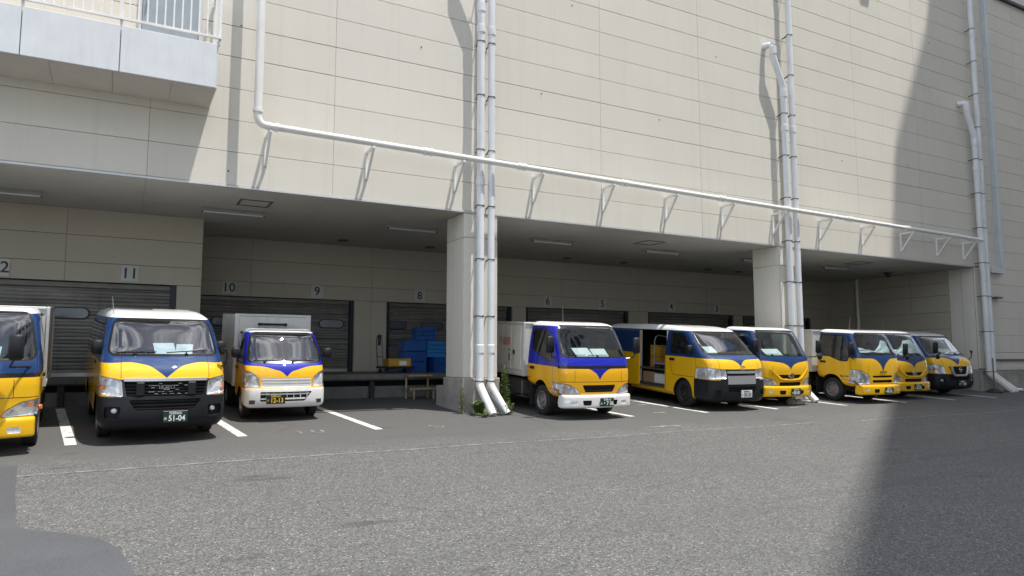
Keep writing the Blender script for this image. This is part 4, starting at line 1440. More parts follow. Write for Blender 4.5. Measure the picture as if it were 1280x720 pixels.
        V.put(bp, 'bumper', ['blackpl', 'gloss'], push=0.012)
    else:
        lamp(V, bm, [(0.44, 0.755), (0.92, 0.735), (0.92, 1.0), (0.62, 0.975), (0.44, 0.955)], gapw=0.006)
        bp = out['bumper']
        pocket(V, bm, [(-0.42, 0.955), (0.42, 0.955), (0.40, 0.73), (-0.40, 0.73)], 0.04, 'dark', 'grille', 0.02)
        for z0, z1, xx, d in ((0.88, 0.935, 0.42, 0.0), (0.63, 0.825, 0.42, 0.01)):
            b = MB(); n = 8
            for i in range(n):
                x0 = -xx + 2 * xx * i / n; x1 = -xx + 2 * xx * (i + 1) / n
                y0 = V.wp(Vector((x0, d, z0))).y - 0.022; y1 = V.wp(Vector((x1, d, z0))).y - 0.022
                b.add([(x0, y0, z0), (x1, y1, z0), (x1, y1, z1), (x0, y0, z1), (x0, y0 + .06, z0), (x1, y1 + .06, z0), (x1, y1 + .06, z1), (x0, y0 + .06, z1)], [(0, 1, 2, 3), (3, 2, 6, 7), (0, 4, 5, 1)] + ([(0, 3, 7, 4)] if i == 0 else []) + ([(1, 5, 6, 2)] if i == n - 1 else []))
            b.build('grille_silver_bar', 'silver', V.root)
        pocket(V, bp, [(-0.42, 0.575), (0.42, 0.575), (0.40, 0.44), (-0.40, 0.44)], 0.05, 'dark', 'lower_grille', 0.02, 3, 'blackpl')
        pocket(V, bp, [(0.60, 0.50), (0.74, 0.50), (0.74, 0.36), (0.62, 0.36)], 0.03, 'dark', 'bumper_recess', 0.02, both=True)
        V.put(bp, 'bumper', ['blackpl', 'gloss'], push=0.012)
        V.emblem_ovals(0, 0.008, 1.0, 0.95)
    B = finish(V, bm, out, mat, handle=(1.52, 1.12))
    V.wheels((ay, 3.64), 0.325, W / 2 - 0.12, 0.19, 'rimblack' if not a else 'rim', True)
    bx('underbody', 'dark', V.root, -0.7, 0.7, 0.35, 4.4, 0.24, 0.42)
    # cabin
    b = MB()
    b.box(-0.74, 0.74, 0.42, 0.86, 0.85, 1.265, 0, 0.05)
    b.build('dashboard', 'cabin', V.root)
    V.seats(1.42, 0.80, (-0.40, 0.40))
    V.steering(-0.38, 0.95, 1.26, 50)
    papers(V, [(0.02, 0.15, 0.30, 0.22, 0.1), (0.3, 0.14, 0.24, 0.2, -0.2)] if a else [(-0.45, 0.12, 0.35, 0.24, 0.15)], 0.48, 1.275)
    bx('partition', 'cabin', V.root, -0.72, 0.72, 1.74, 1.77, 0.4, 1.80) if a else None
    wz = 1.33
    wipers(V, [((-0.42, 0.37, 1.30), (-0.66, 0.40, 1.325), (-0.12, 0.41, 1.335)), ((0.30, 0.37, 1.30), (0.02, 0.40, 1.325), (0.60, 0.44, 1.36))])
    for sg in (-1, 1):
        c = V.wp(Vector((sg * 0.90, 0.78, 1.36)))
        V.mirror(c.x, c.y, 1.385, 0.12, 0.22, [(c.x, c.y, 1.33), (c.x - sg * 0.1, c.y + 0.05, 1.27), (c.x - sg * 0.18, c.y + 0.1, 1.27)], 0.12)
    if plate: V.plate(*plate)
    if a:
        antenna(V, -0.66, 1.12, 1.83, -0.03, 0.1, 0.33)
        # kerb-view mirror on a curved stalk at the far corner
        b = MB(); b.tube([(0.76, 0.36, 1.10), (0.83, 0.30, 1.13), (0.87, 0.26, 1.20), (0.87, 0.25, 1.32), (0.82, 0.23, 1.37)], 0.016, 8)
        b.tube([(0.84, 0.23, 1.37), (0.78, 0.21, 1.39)], [0.045, 0.035], 10)
        b.build('kerb_mirror', 'gloss', V.root)
    return V

# ---------------------------------------------------------------- cab-over box lorries
def cab(style, name, label, X, Y, deg, group, plate, box, blue, detail=True):
    W = 1.695
    zt = 1.97
    V = Vehicle(name, label, 'truck', X, Y, deg, W, dict(zb=1.1, zt=zt, tum=0.10, pw=1.3, bow=0.14 if style != 'i' else 0.10, bl=1.2), group)
    if style in 'dn':                                          # d: older cab with black belt, n: newer cab with silver V
        prof = [(0.14, 0.46), (0.07, 0.50), (0.06, 0.90), (0.08, 1.04), (0.14, 1.22), (0.18, 1.28), (0.57, 1.86), (0.70, 1.925), (1.0, 1.96), (1.55, 1.965), (1.66, 1.92), (1.70, 1.4), (1.70, 0.75), (1.66, 0.62), (1.0, 0.55), (0.5, 0.42)]
        wind = [(-0.785, 1.275), (0.785, 1.275), (0.735, 1.865), (-0.735, 1.865)]
    else:
        prof = [(0.12, 0.46), (0.06, 0.50), (0.06, 0.95), (0.07, 1.15), (0.10, 1.30), (0.12, 1.34), (0.40, 1.87), (0.52, 1.93), (0.9, 1.96), (1.40, 1.965), (1.50, 1.92), (1.54, 1.4), (1.54, 0.75), (1.50, 0.62), (1.0, 0.55), (0.5, 0.42)]
        wind = [(-0.79, 1.33), (0.79, 1.33), (0.755, 1.865), (-0.755, 1.865)]
    if style == 'd':
        tip, zs = 0.80, 1.05
        curve = [(0, tip), (0.03, tip + 0.055), (0.08, tip + 0.12), (0.14, tip + 0.165), (0.20, 1.0), (0.3, 1.03), (0.7, 1.045), (1, zs)]
    elif style == 'n':
        tip, zs = 0.91, 1.13
        curve = [(0, tip), (0.04, tip + 0.06), (0.12, tip + 0.12), (0.25, tip + 0.165), (0.5, zs - 0.02), (0.8, zs), (1, zs)]
    else:
        tip, zs = 0.84, 1.21
        curve = [(0, tip), (0.05, tip + 0.12), (0.12, tip + 0.22), (0.2, tip + 0.28), (0.3, zs - 0.03), (0.5, zs), (1, zs)]
    mat = livery('lorry_livery', blue, curve, 1.875, (0.79, 0.405, 0.007) if blue is BLUE2 else (0.80, 0.45, 0.005))
    ay, wr = 1.0, 0.315
    if style == 'i':
        door = [(0.40, 0.62), (1.47, 0.62), (1.48, 1.85), (0.62, 1.85), (0.36, 1.36)]
        dwin = [(0.50, 1.12), (0.85, 1.12), (1.50, 1.33), (1.52, 1.78), (0.68, 1.78), (0.47, 1.36)]
        dwin = [(0.47, 1.13), (0.72, 1.13), (1.38, 1.33), (1.40, 1.79), (0.69, 1.79), (0.45, 1.36)]
    else:
        door = [(0.46, 0.60), (1.58, 0.60), (1.60, 1.84), (0.80, 1.84), (0.44, 1.32)]
        dwin = [(0.54, 1.14), (1.44, 1.37), (1.48, 1.785), (0.86, 1.785), (0.53, 1.34)]
    # wheel arch takes the lower corner of the door
    gaps = [('y', [(-0.57, 0.76), (-0.562, 0.76), (-0.562, 1.0), (-0.57, 1.0)]), ('y', [(0.562, 0.76), (0.57, 0.76), (0.57, 1.0), (0.562, 1.0)])]
    if style == 'd':
        gaps.append(('y', [(-0.84, 0.758), (0.84, 0.758), (0.84, 0.768), (-0.84, 0.768)]))
        gaps.append(('y', [(-0.9, 1.025), (0.9, 1.025), (0.9, 1.085), (-0.9, 1.085)]))
    bm, out = body(V, prof, 0.13, mat, wind, [(door, dwin)], [], (), wr, gaps=gaps)
    # arches cut through doors and body alike
    poly = [(ay + (wr + 0.10) * math.cos(2 * math.pi * k / 20), wr + 0.02 + (wr + 0.09) * math.sin(2 * math.pi * k / 20)) for k in range(20)]
    for sg in (-1, 1):
        f = carve(bm, side(bm, sg), planes(poly, 'x')); bmesh.ops.delete(bm, geom=f, context='FACES')
    for sg, db, wb in out['doors']:
        f = carve(db, list(db.faces), planes(poly, 'x')); bmesh.ops.delete(db, geom=f, context='FACES')
    if style == 'd':
        lamp(V, bm, [(0.44, 0.515), (0.90, 0.525), (0.90, 0.74), (0.66, 0.70), (0.50, 0.60)], amber=[(0.74, 0.64), (0.79, 0.64), (0.79, 0.685), (0.74, 0.685)], gapw=0.008)
        pocket(V, bm, [(-0.40, 0.70), (0.40, 0.70), (0.33, 0.555), (-0.33, 0.555)], 0.05, 'dark', 'grille', 0.03, 2, 'blackpl')
    elif style == 'n':
        lamp(V, bm, [(0.42, 0.52), (0.90, 0.53), (0.90, 0.73), (0.70, 0.71), (0.50, 0.64)], gapw=0.008)
        pocket(V, bm, [(-0.40, 0.79), (0.40, 0.79), (0.28, 0.695), (-0.28, 0.695)], 0.03, 'dark', 'grille', 0.02)
        pocket(V, bm, [(-0.36, 0.60), (0.36, 0.60), (0.36, 0.51), (-0.36, 0.51)], 0.04, 'dark', 'lower_grille', 0.02, 2, 'blackpl')
        b = MB()
        for sg in (-1, 1):
            P = [(sg * x, 0.05, z) for x, z in ((0.66, 0.95), (0.50, 0.80), (0.38, 0.70), (0.24, 0.665), (0.0, 0.655))]
            b.tube([tuple(V.wp(Vector(p))) for p in P], [0.008, 0.014, 0.018, 0.018, 0.018], 6)
        b.build('nose_trim', 'ypaint' if name != 'x' else 'chrome', V.root)
        V.emblem_ovals(0, 0.045, 0.765, 1.15)
    else:
        lamp(V, bm, [(0.50, 0.53), (0.92, 0.52), (0.92, 0.92), (0.80, 0.90), (0.62, 0.80), (0.53, 0.76)], gapw=0.010)
        for z0, z1 in ((0.70, 0.755), (0.565, 0.635)):
            pocket(V, bm, [(-0.42, z1), (0.42, z1), (0.40, z0), (-0.40, z0)], 0.05, 'dark', 'grille', 0.02)
        V.word('ISUZU', 0.085, 0.0, 0.048, 0.845, 'gloss')
    B = finish(V, bm, out, mat, handle=(1.40, 0.97) if style == 'd' else (1.30, 1.06))
    # bumper: its own rounded bar
    pb = [(0.16, 0.235), (0.035, 0.24), (0.01, 0.255), (0.0, 0.28), (0.0, 0.45), (0.01, 0.48), (0.03, 0.50), (0.06, 0.506), (0.24, 0.505), (0.26, 0.25)]
    nb = make_shell(pb, 1.64, 0.03, 10)
    bmat = {'d': 'wpaint' if 'white bumper' in label else 'ypaint'}.get(style, 'ypaint')
    for f in nb.faces: f.material_index = 0
    pocket(V, nb, [(0.22, 0.40), (0.42, 0.40), (0.40, 0.30), (0.23, 0.30)], 0.04, 'dark', 'bumper_slot', 0.02, both=True)
    if style == 'd':
        pocket(V, nb, [(0.52, 0.385), (0.67, 0.385), (0.67, 0.305), (0.53, 0.305)], 0.012, 'reflector', 'fog_lamp', 0.015, both=True)
    else:
        pocket(V, nb, [(0.60, 0.41), (0.72, 0.41), (0.72, 0.35), (0.61, 0.35)], 0.012, 'reflector', 'fog_lamp', 0.015, both=True)
    V.put(nb, 'bumper', [bmat, 'gloss'])
    for sg in (-1, 1):
        c = V.wp(Vector((sg * 0.845, 0.42, 0.60)))
        b = MB(); b.box(c.x - 0.012, c.x + 0.03 * sg + 0.012, 0.40, 0.48, 0.57, 0.63, 0, 0.01); b.build('side_marker', 'amber', V.root)
    V.wheels((ay,), wr, W / 2 - 0.11, 0.19)
    L = box['L']; y0 = 1.80 if style != 'i' else 1.66
    ry = y0 + L - 1.0
    V.wheels((ry,), wr * 0.93, W / 2 - 0.14, 0.2)
    # chassis, tank, splash guards
    b = MB()
    for sg in (-1, 1):
        b.box(sg * 0.36 - 0.035, sg * 0.36 + 0.035, 0.3, y0 + L - 0.05, 0.48, 0.64)
    b.box(-0.55, 0.55, 0.3, 1.6, 0.36, 0.46); b.box(-0.7, 0.7, ay - 0.05, ay + 0.05, 0.27, 0.36)
    b.build('chassis', 'rubber', V.root)
    bx('fuel_tank', 'clamp', V.root, -0.80, -0.46, 1.95, 2.75, 0.32, 0.66, 0.03)
    bx('battery_box', 'clamp', V.root, 0.46, 0.80, 1.95, 2.5, 0.34, 0.66, 0.02)
    for sg in (-1, 1):
        bx('splash_guard', 'rubber', V.root, sg * 0.72 - 0.11, sg * 0.72 + 0.11, 1.50, 1.52, 0.16, 0.62)
    # cabin
    bz = wind[0][1]
    b = MB(); b.box(-0.74, 0.74, 0.24, 0.62, 0.85, bz - 0.06, 0, 0.05); b.build('dashboard', 'cabin', V.root)
    if style != 'i': papers(V, [(-0.22, 0.12, 0.42, 0.26, 0.1), (0.2, 0.13, 0.36, 0.24, -0.05)] if style == 'd' else [(-0.3, 0.12, 0.6, 0.24, 0.05)], 0.27, bz - 0.055)
    V.seats(1.15, 0.88, (-0.42, 0.42)); bx('centre_seat', 'cloth', V.root, -0.16, 0.16, 1.25, 1.36, 0.85, 1.36, 0.03)
    V.steering(-0.40, 0.76, bz - 0.0, 55)
    for sg in (-1, 1): wz = None
    wy = prof[5][0]
    wipers(V, [((-0.50, wy, bz - 0.01), (-0.70, wy + 0.01, bz + 0.02), (-0.28, wy + 0.015, bz + 0.025)), ((0.0, wy, bz - 0.01), (-0.22, wy + 0.01, bz + 0.02), (0.26, wy + 0.015, bz + 0.025)), ((0.46, wy, bz - 0.01), (0.24, wy + 0.01, bz + 0.02), (0.66, wy + 0.015, bz + 0.025))][:3 if style == 'n' else 2])
    m = box.get('mirror', 0.78)
    for sg in (-1, 1):
        zc_ = 1.50 if style != 'i' else 1.46
        xx = sg * (0.96 if style != 'i' else 0.99)
        yy = 0.46 if style == 'd' else 0.32
        if sg > 0: yy -= 0.2; xx += 0.08
        if sg > 0 and name == 'edge_lorry': xx, yy, zc_ = 0.58, -0.10, 1.44
        V.mirror(xx, yy, zc_, 0.13, 0.34, [(xx - sg * 0.02, yy, zc_ - 0.16), (xx - sg * 0.06, yy + 0.02, zc_ - 0.26), (sg * 0.80, 0.32, zc_ - 0.28)], 0.09)
    if style != 'd':
        b = MB(); b.tube([(0.80, 0.18, 1.22), (0.86, 0.06, 1.25), (0.90, -0.02, 1.27)], 0.012, 6)
        b.lathe([(0.0, -0.04), (0.06, -0.03), (0.085, 0.0), (0.08, 0.02)], 12, 0, (0.91, -0.04, 1.25), 'y')
        b.build('kerb_mirror', 'blackpl', V.root, 50)
    if plate: V.plate(*plate)
    antenna(V, -0.52, 0.72, 1.93, -0.05, -0.06, 0.42)
    # ---- cargo box
    zb, zt_, bw = box.get('zb', 0.74), box['zt'], box.get('w', 1.72) / 2
    bo = bx('cargo_box', 'boxwhite', V.root, -bw + 0.02, bw - 0.02, y0 + 0.02, y0 + L, zb + 0.02, zt_ - 0.02, 0.01)
    b = MB()
    e = 0.045
    for sx in (-1, 1):
        xa, xb = sorted((sx * bw, sx * (bw - e)))
        for ya in (y0, y0 + L - e):
            b.box(xa, xb, ya, ya + e, zb, zt_, 0, 0.006)
        b.box(xa, xb, y0 + e, y0 + L - e, zt_ - e, zt_, 0, 0.006); b.box(xa, xb, y0 + e, y0 + L - e, zb, zb + 0.07, 0, 0.006)
    for za, zd in ((zt_ - e, zt_), (zb, zb + e)):
        b.box(-bw + e, bw - e, y0, y0 + e, za, zd, 0, 0.006)
    b.build('box_edge_frame', 'boxalu', bo)
    if box.get('doors'):
        for k, (ya, yb_) in enumerate(((0.13, 0.56), (0.60, 1.45))):
            for sx in (-1, 1):
                xa, xb = sorted((sx * (bw - 0.018), sx * (bw + 0.006)))
                d = bx('box_door', 'boxwhite', bo, xa, xb, y0 + ya, y0 + yb_, zb + 0.13, zt_ - 0.1, 0.005)
                q = MB(); xq = sx * (bw + 0.012)
                for (u, v2, z0_, z1_) in ((yb_ - 0.16, yb_ - 0.06, 1.20, 1.30), ) if k == 0 else ((ya + 0.05, ya + 0.10, 1.05, 1.22), (ya + 0.05, ya + 0.10, 1.27, 1.32)):
                    q.box(min(xq - .004, xq + .004), max(xq - .004, xq + .004), y0 + u, y0 + v2, z0_, z1_)
                q.build('latch', 'clamp', d)
    if box.get('text'):
        q = MB(); letters(q, box['text'], 0.2, (-bw - 0.0085, y0 + 0.93, 1.47), 0, '-x', 0.001, 1.0); q.build('box_lettering', 'redtext', bo)
    return V

# ---------------------------------------------------------------- small kei truck with a cold box
def kei():
    W = 1.42
    V = Vehicle('small_truck', 'small white nosed yellow and blue truck with a low cold box and black plate', 'truck', 2.74, -0.2, 0.5, W, dict(zb=1.0, zt=1.74, tum=0.13, pw=1.2, bow=0.10, bl=1.2), 'yellow and blue delivery fleet')
    prof = [(0.12, 0.25), (0.02, 0.28), (0.0, 0.42), (0.01, 0.60), (0.05, 0.64), (0.07, 0.86), (0.14, 1.0), (0.22, 1.075), (0.64, 1.585), (0.76, 1.645), (1.05, 1.675), (1.30, 1.675), (1.38, 1.63), (1.42, 1.2), (1.42, 0.5), (1.36, 0.34), (0.9, 0.28)]
    wind = [(-0.66, 1.085), (0.66, 1.085), (0.615, 1.575), (-0.615, 1.575)]
    tip, zs = 0.815, 1.005
    curve = [(0, tip), (0.05, tip + 0.05), (0.10, tip + 0.09), (0.18, tip + 0.115), (0.4, zs - 0.015), (0.6, zs), (1, zs + 0.02)]
    mat = livery('kei_livery', BLUE2, curve, 1.60, (0.79, 0.41, 0.007))
    door = [(0.48, 0.42), (1.30, 0.42), (1.31, 1.56), (0.80, 1.56), (0.46, 1.16)]
    dwin = [(0.64, 1.08), (1.20, 1.08), (1.22, 1.50), (0.86, 1.50)]
    bm, out = body(V, prof, 0.10, mat, wind, [(door, dwin)], [], (), 0.28, bumper=(0.605, 0.36))
    ay, wr = 0.74, 0.27
    poly = [(ay + (wr + 0.06) * math.cos(2 * math.pi * k / 20), wr + (wr + 0.06) * math.sin(2 * math.pi * k / 20)) for k in range(20)]
    for sg in (-1, 1):
        f = carve(bm, side(bm, sg), planes(poly, 'x')); bmesh.ops.delete(bm, geom=f, context='FACES')
        for s2, db, wb in out['doors']:
            if s2 == sg:
                f = carve(db, list(db.faces), planes(poly, 'x')); bmesh.ops.delete(db, geom=f, context='FACES')
    lamp(V, bm, [(0.47, 0.63), (0.80, 0.63), (0.80, 0.93), (0.62, 0.90), (0.49, 0.80)], gapw=0.006)
    pocket(V, bm, [(-0.44, 0.79), (0.44, 0.79), (0.44, 0.625), (-0.44, 0.625)], 0.015, 'wpaint', 'grille', 0.02, 3, 'wpaint')
    bp = out['bumper']
    pocket(V, bp, [(-0.46, 0.545), (0.46, 0.545), (0.32, 0.375), (-0.46, 0.375)], 0.05, 'dark', 'lower_grille', 0.02, 2, 'wpaint')
    b = MB()
    for k in range(7):
        x = -0.36 + 0.12 * k
        b.box(x, x + 0.012, 0.02, 0.035, 0.40, 0.53)
    b.build('grille_post', 'wpaint', V.root)
    pocket(V, bp, [(0.54, 0.40), (0.64, 0.40), (0.64, 0.33), (0.55, 0.33)], 0.02, 'clamp', 'bumper_slot', 0.01, both=True)
    V.put(bp, 'bumper', ['wpaint', 'gloss'], push=0.008)
    finish(V, bm, out, mat, handle=(1.18, 0.92))
    V.wheels((ay, 2.65), wr, W / 2 - 0.10, 0.15)
    bx('underbody', 'dark', V.root, -0.55, 0.55, 0.3, 3.3, 0.26, 0.50)
    b = MB(); b.box(-0.62, 0.62, 0.30, 0.60, 0.7, 1.04, 0, 0.05); b.build('dashboard', 'cabin', V.root)
    V.seats(1.05, 0.66, (-0.34, 0.34)); V.steering(-0.34, 0.72, 1.06, 45)
    wipers(V, [((-0.38, 0.215, 1.07), (-0.58, 0.23, 1.095), (-0.10, 0.235, 1.10)), ((0.12, 0.215, 1.07), (-0.02, 0.23, 1.095), (0.52, 0.235, 1.10))])
    for sg in (-1, 1):
        V.mirror(sg * 0.84, 0.50, 1.23, 0.12, 0.19, [(sg * 0.80, 0.52, 1.2), (sg * 0.68, 0.58, 1.12)], 0.07)
    V.plate(-0.20, -0.012, 0.42, '相模480', '12-13', 'platek', 'txty', 'け')
    bw, y0, L, zb, zt_ = 0.74, 1.50, 1.95, 0.52, 1.94
    bo = bx('cargo_box', 'boxwhite', V.root, -bw + 0.02, bw - 0.02, y0 + 0.02, y0 + L, zb, zt_ - 0.02, 0.01)
    b = MB(); e = 0.085
    for sx in (-1, 1):
        xa, xb = sorted((sx * bw, sx * (bw - e)))
        b.box(xa, xb, y0, y0 + e, zb, zt_, 0, 0.01)
    b.box(-bw + e, bw - e, y0, y0 + e, zt_ - 0.05, zt_, 0, 0.01)
    b.build('box_edge_frame', 'boxalu', bo)
    b = MB(); b.tube([(-0.28, y0 - 0.05, 1.74), (0.22, y0 - 0.05, 1.74)], 0.022, 8)
    for x in (-0.28, 0.22): b.box(x - 0.03, x + 0.03, y0 - 0.07, y0, 1.715, 1.765, 0, 0.006)
    b.build('tie_bar', 'gloss', bo)
    return V
kei()

FL = 'yellow and blue delivery fleet'
van('a', 'van', 'yellow and blue van with black bumper and fog lamps parked under bay sign 11', 0.66, -1.88, 4.3, FL, (0.13, -0.02, 0.405, '相模800', '51-04'))
v4 = van('h', 'open_van', 'yellow and blue van with its sliding door open and silver grille', 12.77, -1.62, -3.0, FL, (0.10, -0.02, 0.41, '相模400', '30-30', 'platew', 'txtg', 'れ'))
van('a', 'far_van', 'yellow and blue van with chrome framed grille beside the right end pier', 22.75, -1.0, -6.0, FL, (0.05, -0.02, 0.42, '相模800', '・・84'))
cab('d', 'lorry', 'blue and yellow lorry with white bumper and white box right of the piped column', 8.62, -1.78, -2.0, FL, (0.13, -0.012, 0.36, '相模100', '・7 06', 'plateg', 'txtw', 'あ'), dict(L=2.6, zt=1.93, zb=0.74, doors=True, text='千福部'), BLUE2)
cab('d', 'edge_lorry', 'yellow bumpered lorry cut off by the left edge of the picture', -1.74, -2.30, 2.5, FL, (0.1, -0.012, 0.36, '相模100', '・5 12'), dict(L=2.6, zt=1.97, w=1.74), BLUE1)
cab('n', 'lorry', 'yellow lorry with round nose emblem in front of the second piped column', 14.92, -1.25, -2.5, FL, (0.10, -0.012, 0.365, '相模100', '80-81'), dict(L=2.6, zt=1.90), BLUE1)
t6 = cab('i', 'lorry', 'yellow and blue lorry with tall headlamps, white box and foil sunshade, right of second column', 18.15, -1.58, 0.0, FL, (0.14, -0.012, 0.36, '相模100', '90-30'), dict(L=2.6, zt=1.93), BLUE1)
t7 = cab('n', 'lorry', 'yellow lorry with nose emblem and sunshade, half hidden beside the far van', 20.25, -1.15, -3.0, FL, (0.06, -0.012, 0.365, '相模100', '30-25'), dict(L=2.6, zt=1.90), BLUE1)

# sunshades lie behind the glass of two lorries: loose things of their own
for V, nm, y0, zb_, pts in ((t6, 'crumpled silver sunshade behind the windscreen of the tall headlamp lorry', 0.30, 1.36, (.13, .12, .07, .08, .05, .10, .20, .34, .30)), (t7, 'silver sunshade behind the windscreen of the half hidden lorry', 0.36, 1.32, (.04, .05, .08, .14, .24, .36, .38, .40, .20))):
    b = MB()
    n = len(pts)
    vs = []
    for i, h in enumerate(pts):
        x = -0.66 + 1.32 * i / (n - 1)
        for k in range(4):
            u = k / 3
            vs.append((x, y0 + 0.5 * h * u + 0.012 * math.sin(5 * i + 3 * k) + (0.02 if i % 2 else 0), zb_ + h * u))
    b.add(vs, [(4 * i + k, 4 * i + 4 + k, 4 * i + 5 + k, 4 * i + 1 + k) for i in range(n - 1) for k in range(3)])
    o = b.build('sunshade', 'shade', None, fix=False)
    o.matrix_world = Matrix.Translation(V.root.location) @ V.root.rotation_euler.to_matrix().to_4x4()
    tag(o, nm, 'sunshade')
# lettering on two flanks
t6.word('No.144', 0.085, -0.852, 0.62, 0.70, 'navy', '-x', 'flank_number', sx=1.0)

# papers behind the windscreens
def on_vehicle(V, p):
    return Matrix.Translation(V.root.location) @ V.root.rotation_euler.to_matrix().to_4x4() @ Vector(p)

# ---- open van: slid back door, load floor, things inside
def open_van_load(V):
    rt = V.root
    b = MB(); b.box(-0.905, -0.865, 2.80, 3.98, 0.36, 1.80, 0, 0.015); d = b.build('sliding_door', 'ypaint', rt)
    bx('sliding_door_band', BLUEM, d, -0.908, -0.87, 2.803, 3.977, 1.20, 1.797, 0.012)
    b = MB(); b.box(-0.80, 0.80, 1.80, 4.5, 0.42, 0.46); b.box(-0.80, 0.80, 1.80, 4.5, 0.80, 0.84)
    b.build('load_floor', 'clamp', rt)
    bx('door_sill', 'steel', rt, -0.835, -0.70, 1.81, 2.91, 0.37, 0.40, 0.004)
    for y in (1.79, 2.925):
        bx('door_frame', 'trim', rt, -0.80, -0.72, y, y + 0.02, 0.40, 1.80, 0.004)
    bx('bulkhead', 'cabin', rt, -0.74, 0.74, 1.70, 1.73, 0.4, 1.78)
    def inside(name, label, cat, p, build):
        o = thing(name, label, cat, on_vehicle(V, p), tuple(rt.rotation_euler))
        build(o)
    def crate(o, mat='yelcrate', w_=0.5, d_=0.36, h=0.28):
        b = MB(); b.box(-w_ / 2, w_ / 2, -d_ / 2, d_ / 2, 0, h, 0, 0.012); b.build('crate_body', mat, o)
        b = MB()
        for z in (0.06, 0.14, h - 0.03):
            b.box(-w_ / 2 - 0.012, w_ / 2 + 0.012, -d_ / 2 - 0.012, d_ / 2 + 0.012, z, z + 0.025, 0, 0.004)
        b.build('crate_rib', mat, o)
    inside('crate', 'lower yellow crate inside the open van', 'crate', (-0.30, 2.62, 0.841), crate)
    inside('crate', 'upper yellow crate on another inside the open van', 'crate', (-0.30, 2.62, 1.133), crate)
    inside('crate', 'yellow crate standing behind the hand cart in the open van', 'crate', (0.05, 2.0, 0.841), lambda o: crate(o, 'yelcrate', 0.5, 0.36, 0.45))
    inside('cardboard_box', 'brown cardboard box under the load floor of the open van', 'box', (-0.55, 2.62, 0.461), lambda o: bx('carton', 'card', o, -0.2, 0.2, -0.22, 0.22, 0, 0.27, 0.004))
    inside('foam_box', 'white ribbed box under the load floor of the open van', 'box', (-0.55, 2.12, 0.461), lambda o: [bx('box_rib', 'foam', o, -0.2, 0.2, -0.25 + 0.07 * k, -0.19 + 0.07 * k, 0, 0.24, 0.006) for k in range(7)])
    def cart(o):
        bx('cart_deck', 'purple', o, -0.2, 0.2, -0.32, 0.32, 0.10, 0.14, 0.01)
        b = MB(); b.tube([(-0.16, 0.30, 0.14), (-0.16, 0.30, 0.70), (-0.13, 0.28, 0.80), (-0.1, 0.22, 0.84), (-0.1, -0.22, 0.80), (-0.12, -0.29, 0.74), (-0.15, -0.3, 0.14)], 0.014, 8); b.build('cart_handle', 'steel', o)
        for sx in (-1, 1):
            for sy in (-1, 1):
                b = MB(); b.lathe([(0.0, -0.012), (0.045, -0.012), (0.045, 0.012), (0.0, 0.012)], 12, 0, (sx * 0.15, sy * 0.24, 0.05), 'x'); b.build('cart_wheel', 'rubber', o)
    inside('hand_cart', 'folding hand cart with purple deck inside the open van', 'cart', (-0.55, 2.12, 0.841), cart)
BLUEM = pbr('blue_paint', BLUE1, 0.32, coat=0.6, var=0.05)
open_van_load(v4)

# ================================================================== things on and before the dock
def slot_crate(name, label, p, w_, d_, h, rz=0.0, mat='bluecrate', rows=3, cols_=5):
    o = thing(name, label, 'crate', p, (0, 0, rz), 'blue crates on the dock')
    e = 0.03
    bx('crate_core', 'crateback', o, -w_ / 2 + 0.03, w_ / 2 - 0.03, -d_ / 2 + 0.03, d_ / 2 - 0.03, 0.005, h - 0.04)
    b = MB()
    for k in range(rows + 1):
        z = (h - e) * k / rows
        b.box(-w_ / 2, w_ / 2, -d_ / 2, d_ / 2, z, z + e, 0, 0.004)
    for k in range(cols_ + 1):
        x = -w_ / 2 + (w_ - e) * k / cols_
        b.box(x, x + e, -d_ / 2 - 0.001, d_ / 2 + 0.001, e, h - e)
    for k in range(5):
        y = -d_ / 2 + (d_ - e) * k / 4
        b.box(-w_ / 2 - 0.001, w_ / 2 + 0.001, y, y + e, e, h - e)
    b.build('crate_lattice', mat, o)
ZD = 0.751
slot_crate('crate', 'tall blue box at the left of the crate pile by bay sign 8', (6.98, 4.55, ZD), 0.62, 0.5, 0.85, 0.0, rows=3, cols_=2)
slot_crate('crate', 'blue crate at the lower right of the pile beside the column', (7.72, 4.42, ZD), 0.52, 0.5, 0.40, 0.0, rows=2, cols_=4)
slot_crate('crate', 'second blue crate at the bottom of the pile, half behind the column', (8.28, 4.46, ZD), 0.5, 0.5, 0.40, 0.0, rows=2, cols_=4)
slot_crate('crate', 'pale lattice crate in the middle of the blue pile', (7.56, 4.50, ZD + 0.402), 0.50, 0.46, 0.44, 0.0, 'cratepale', 4, 5)
slot_crate('crate', 'topmost crate of the blue pile by bay sign 8', (7.34, 4.62, ZD + 0.86), 0.56, 0.42, 0.36)
# support under the top two
slot_crate('crate', 'dark blue crate behind the lattice crate in the pile', (7.36, 4.98, ZD), 0.5, 0.4, 0.84, rows=2, cols_=2)

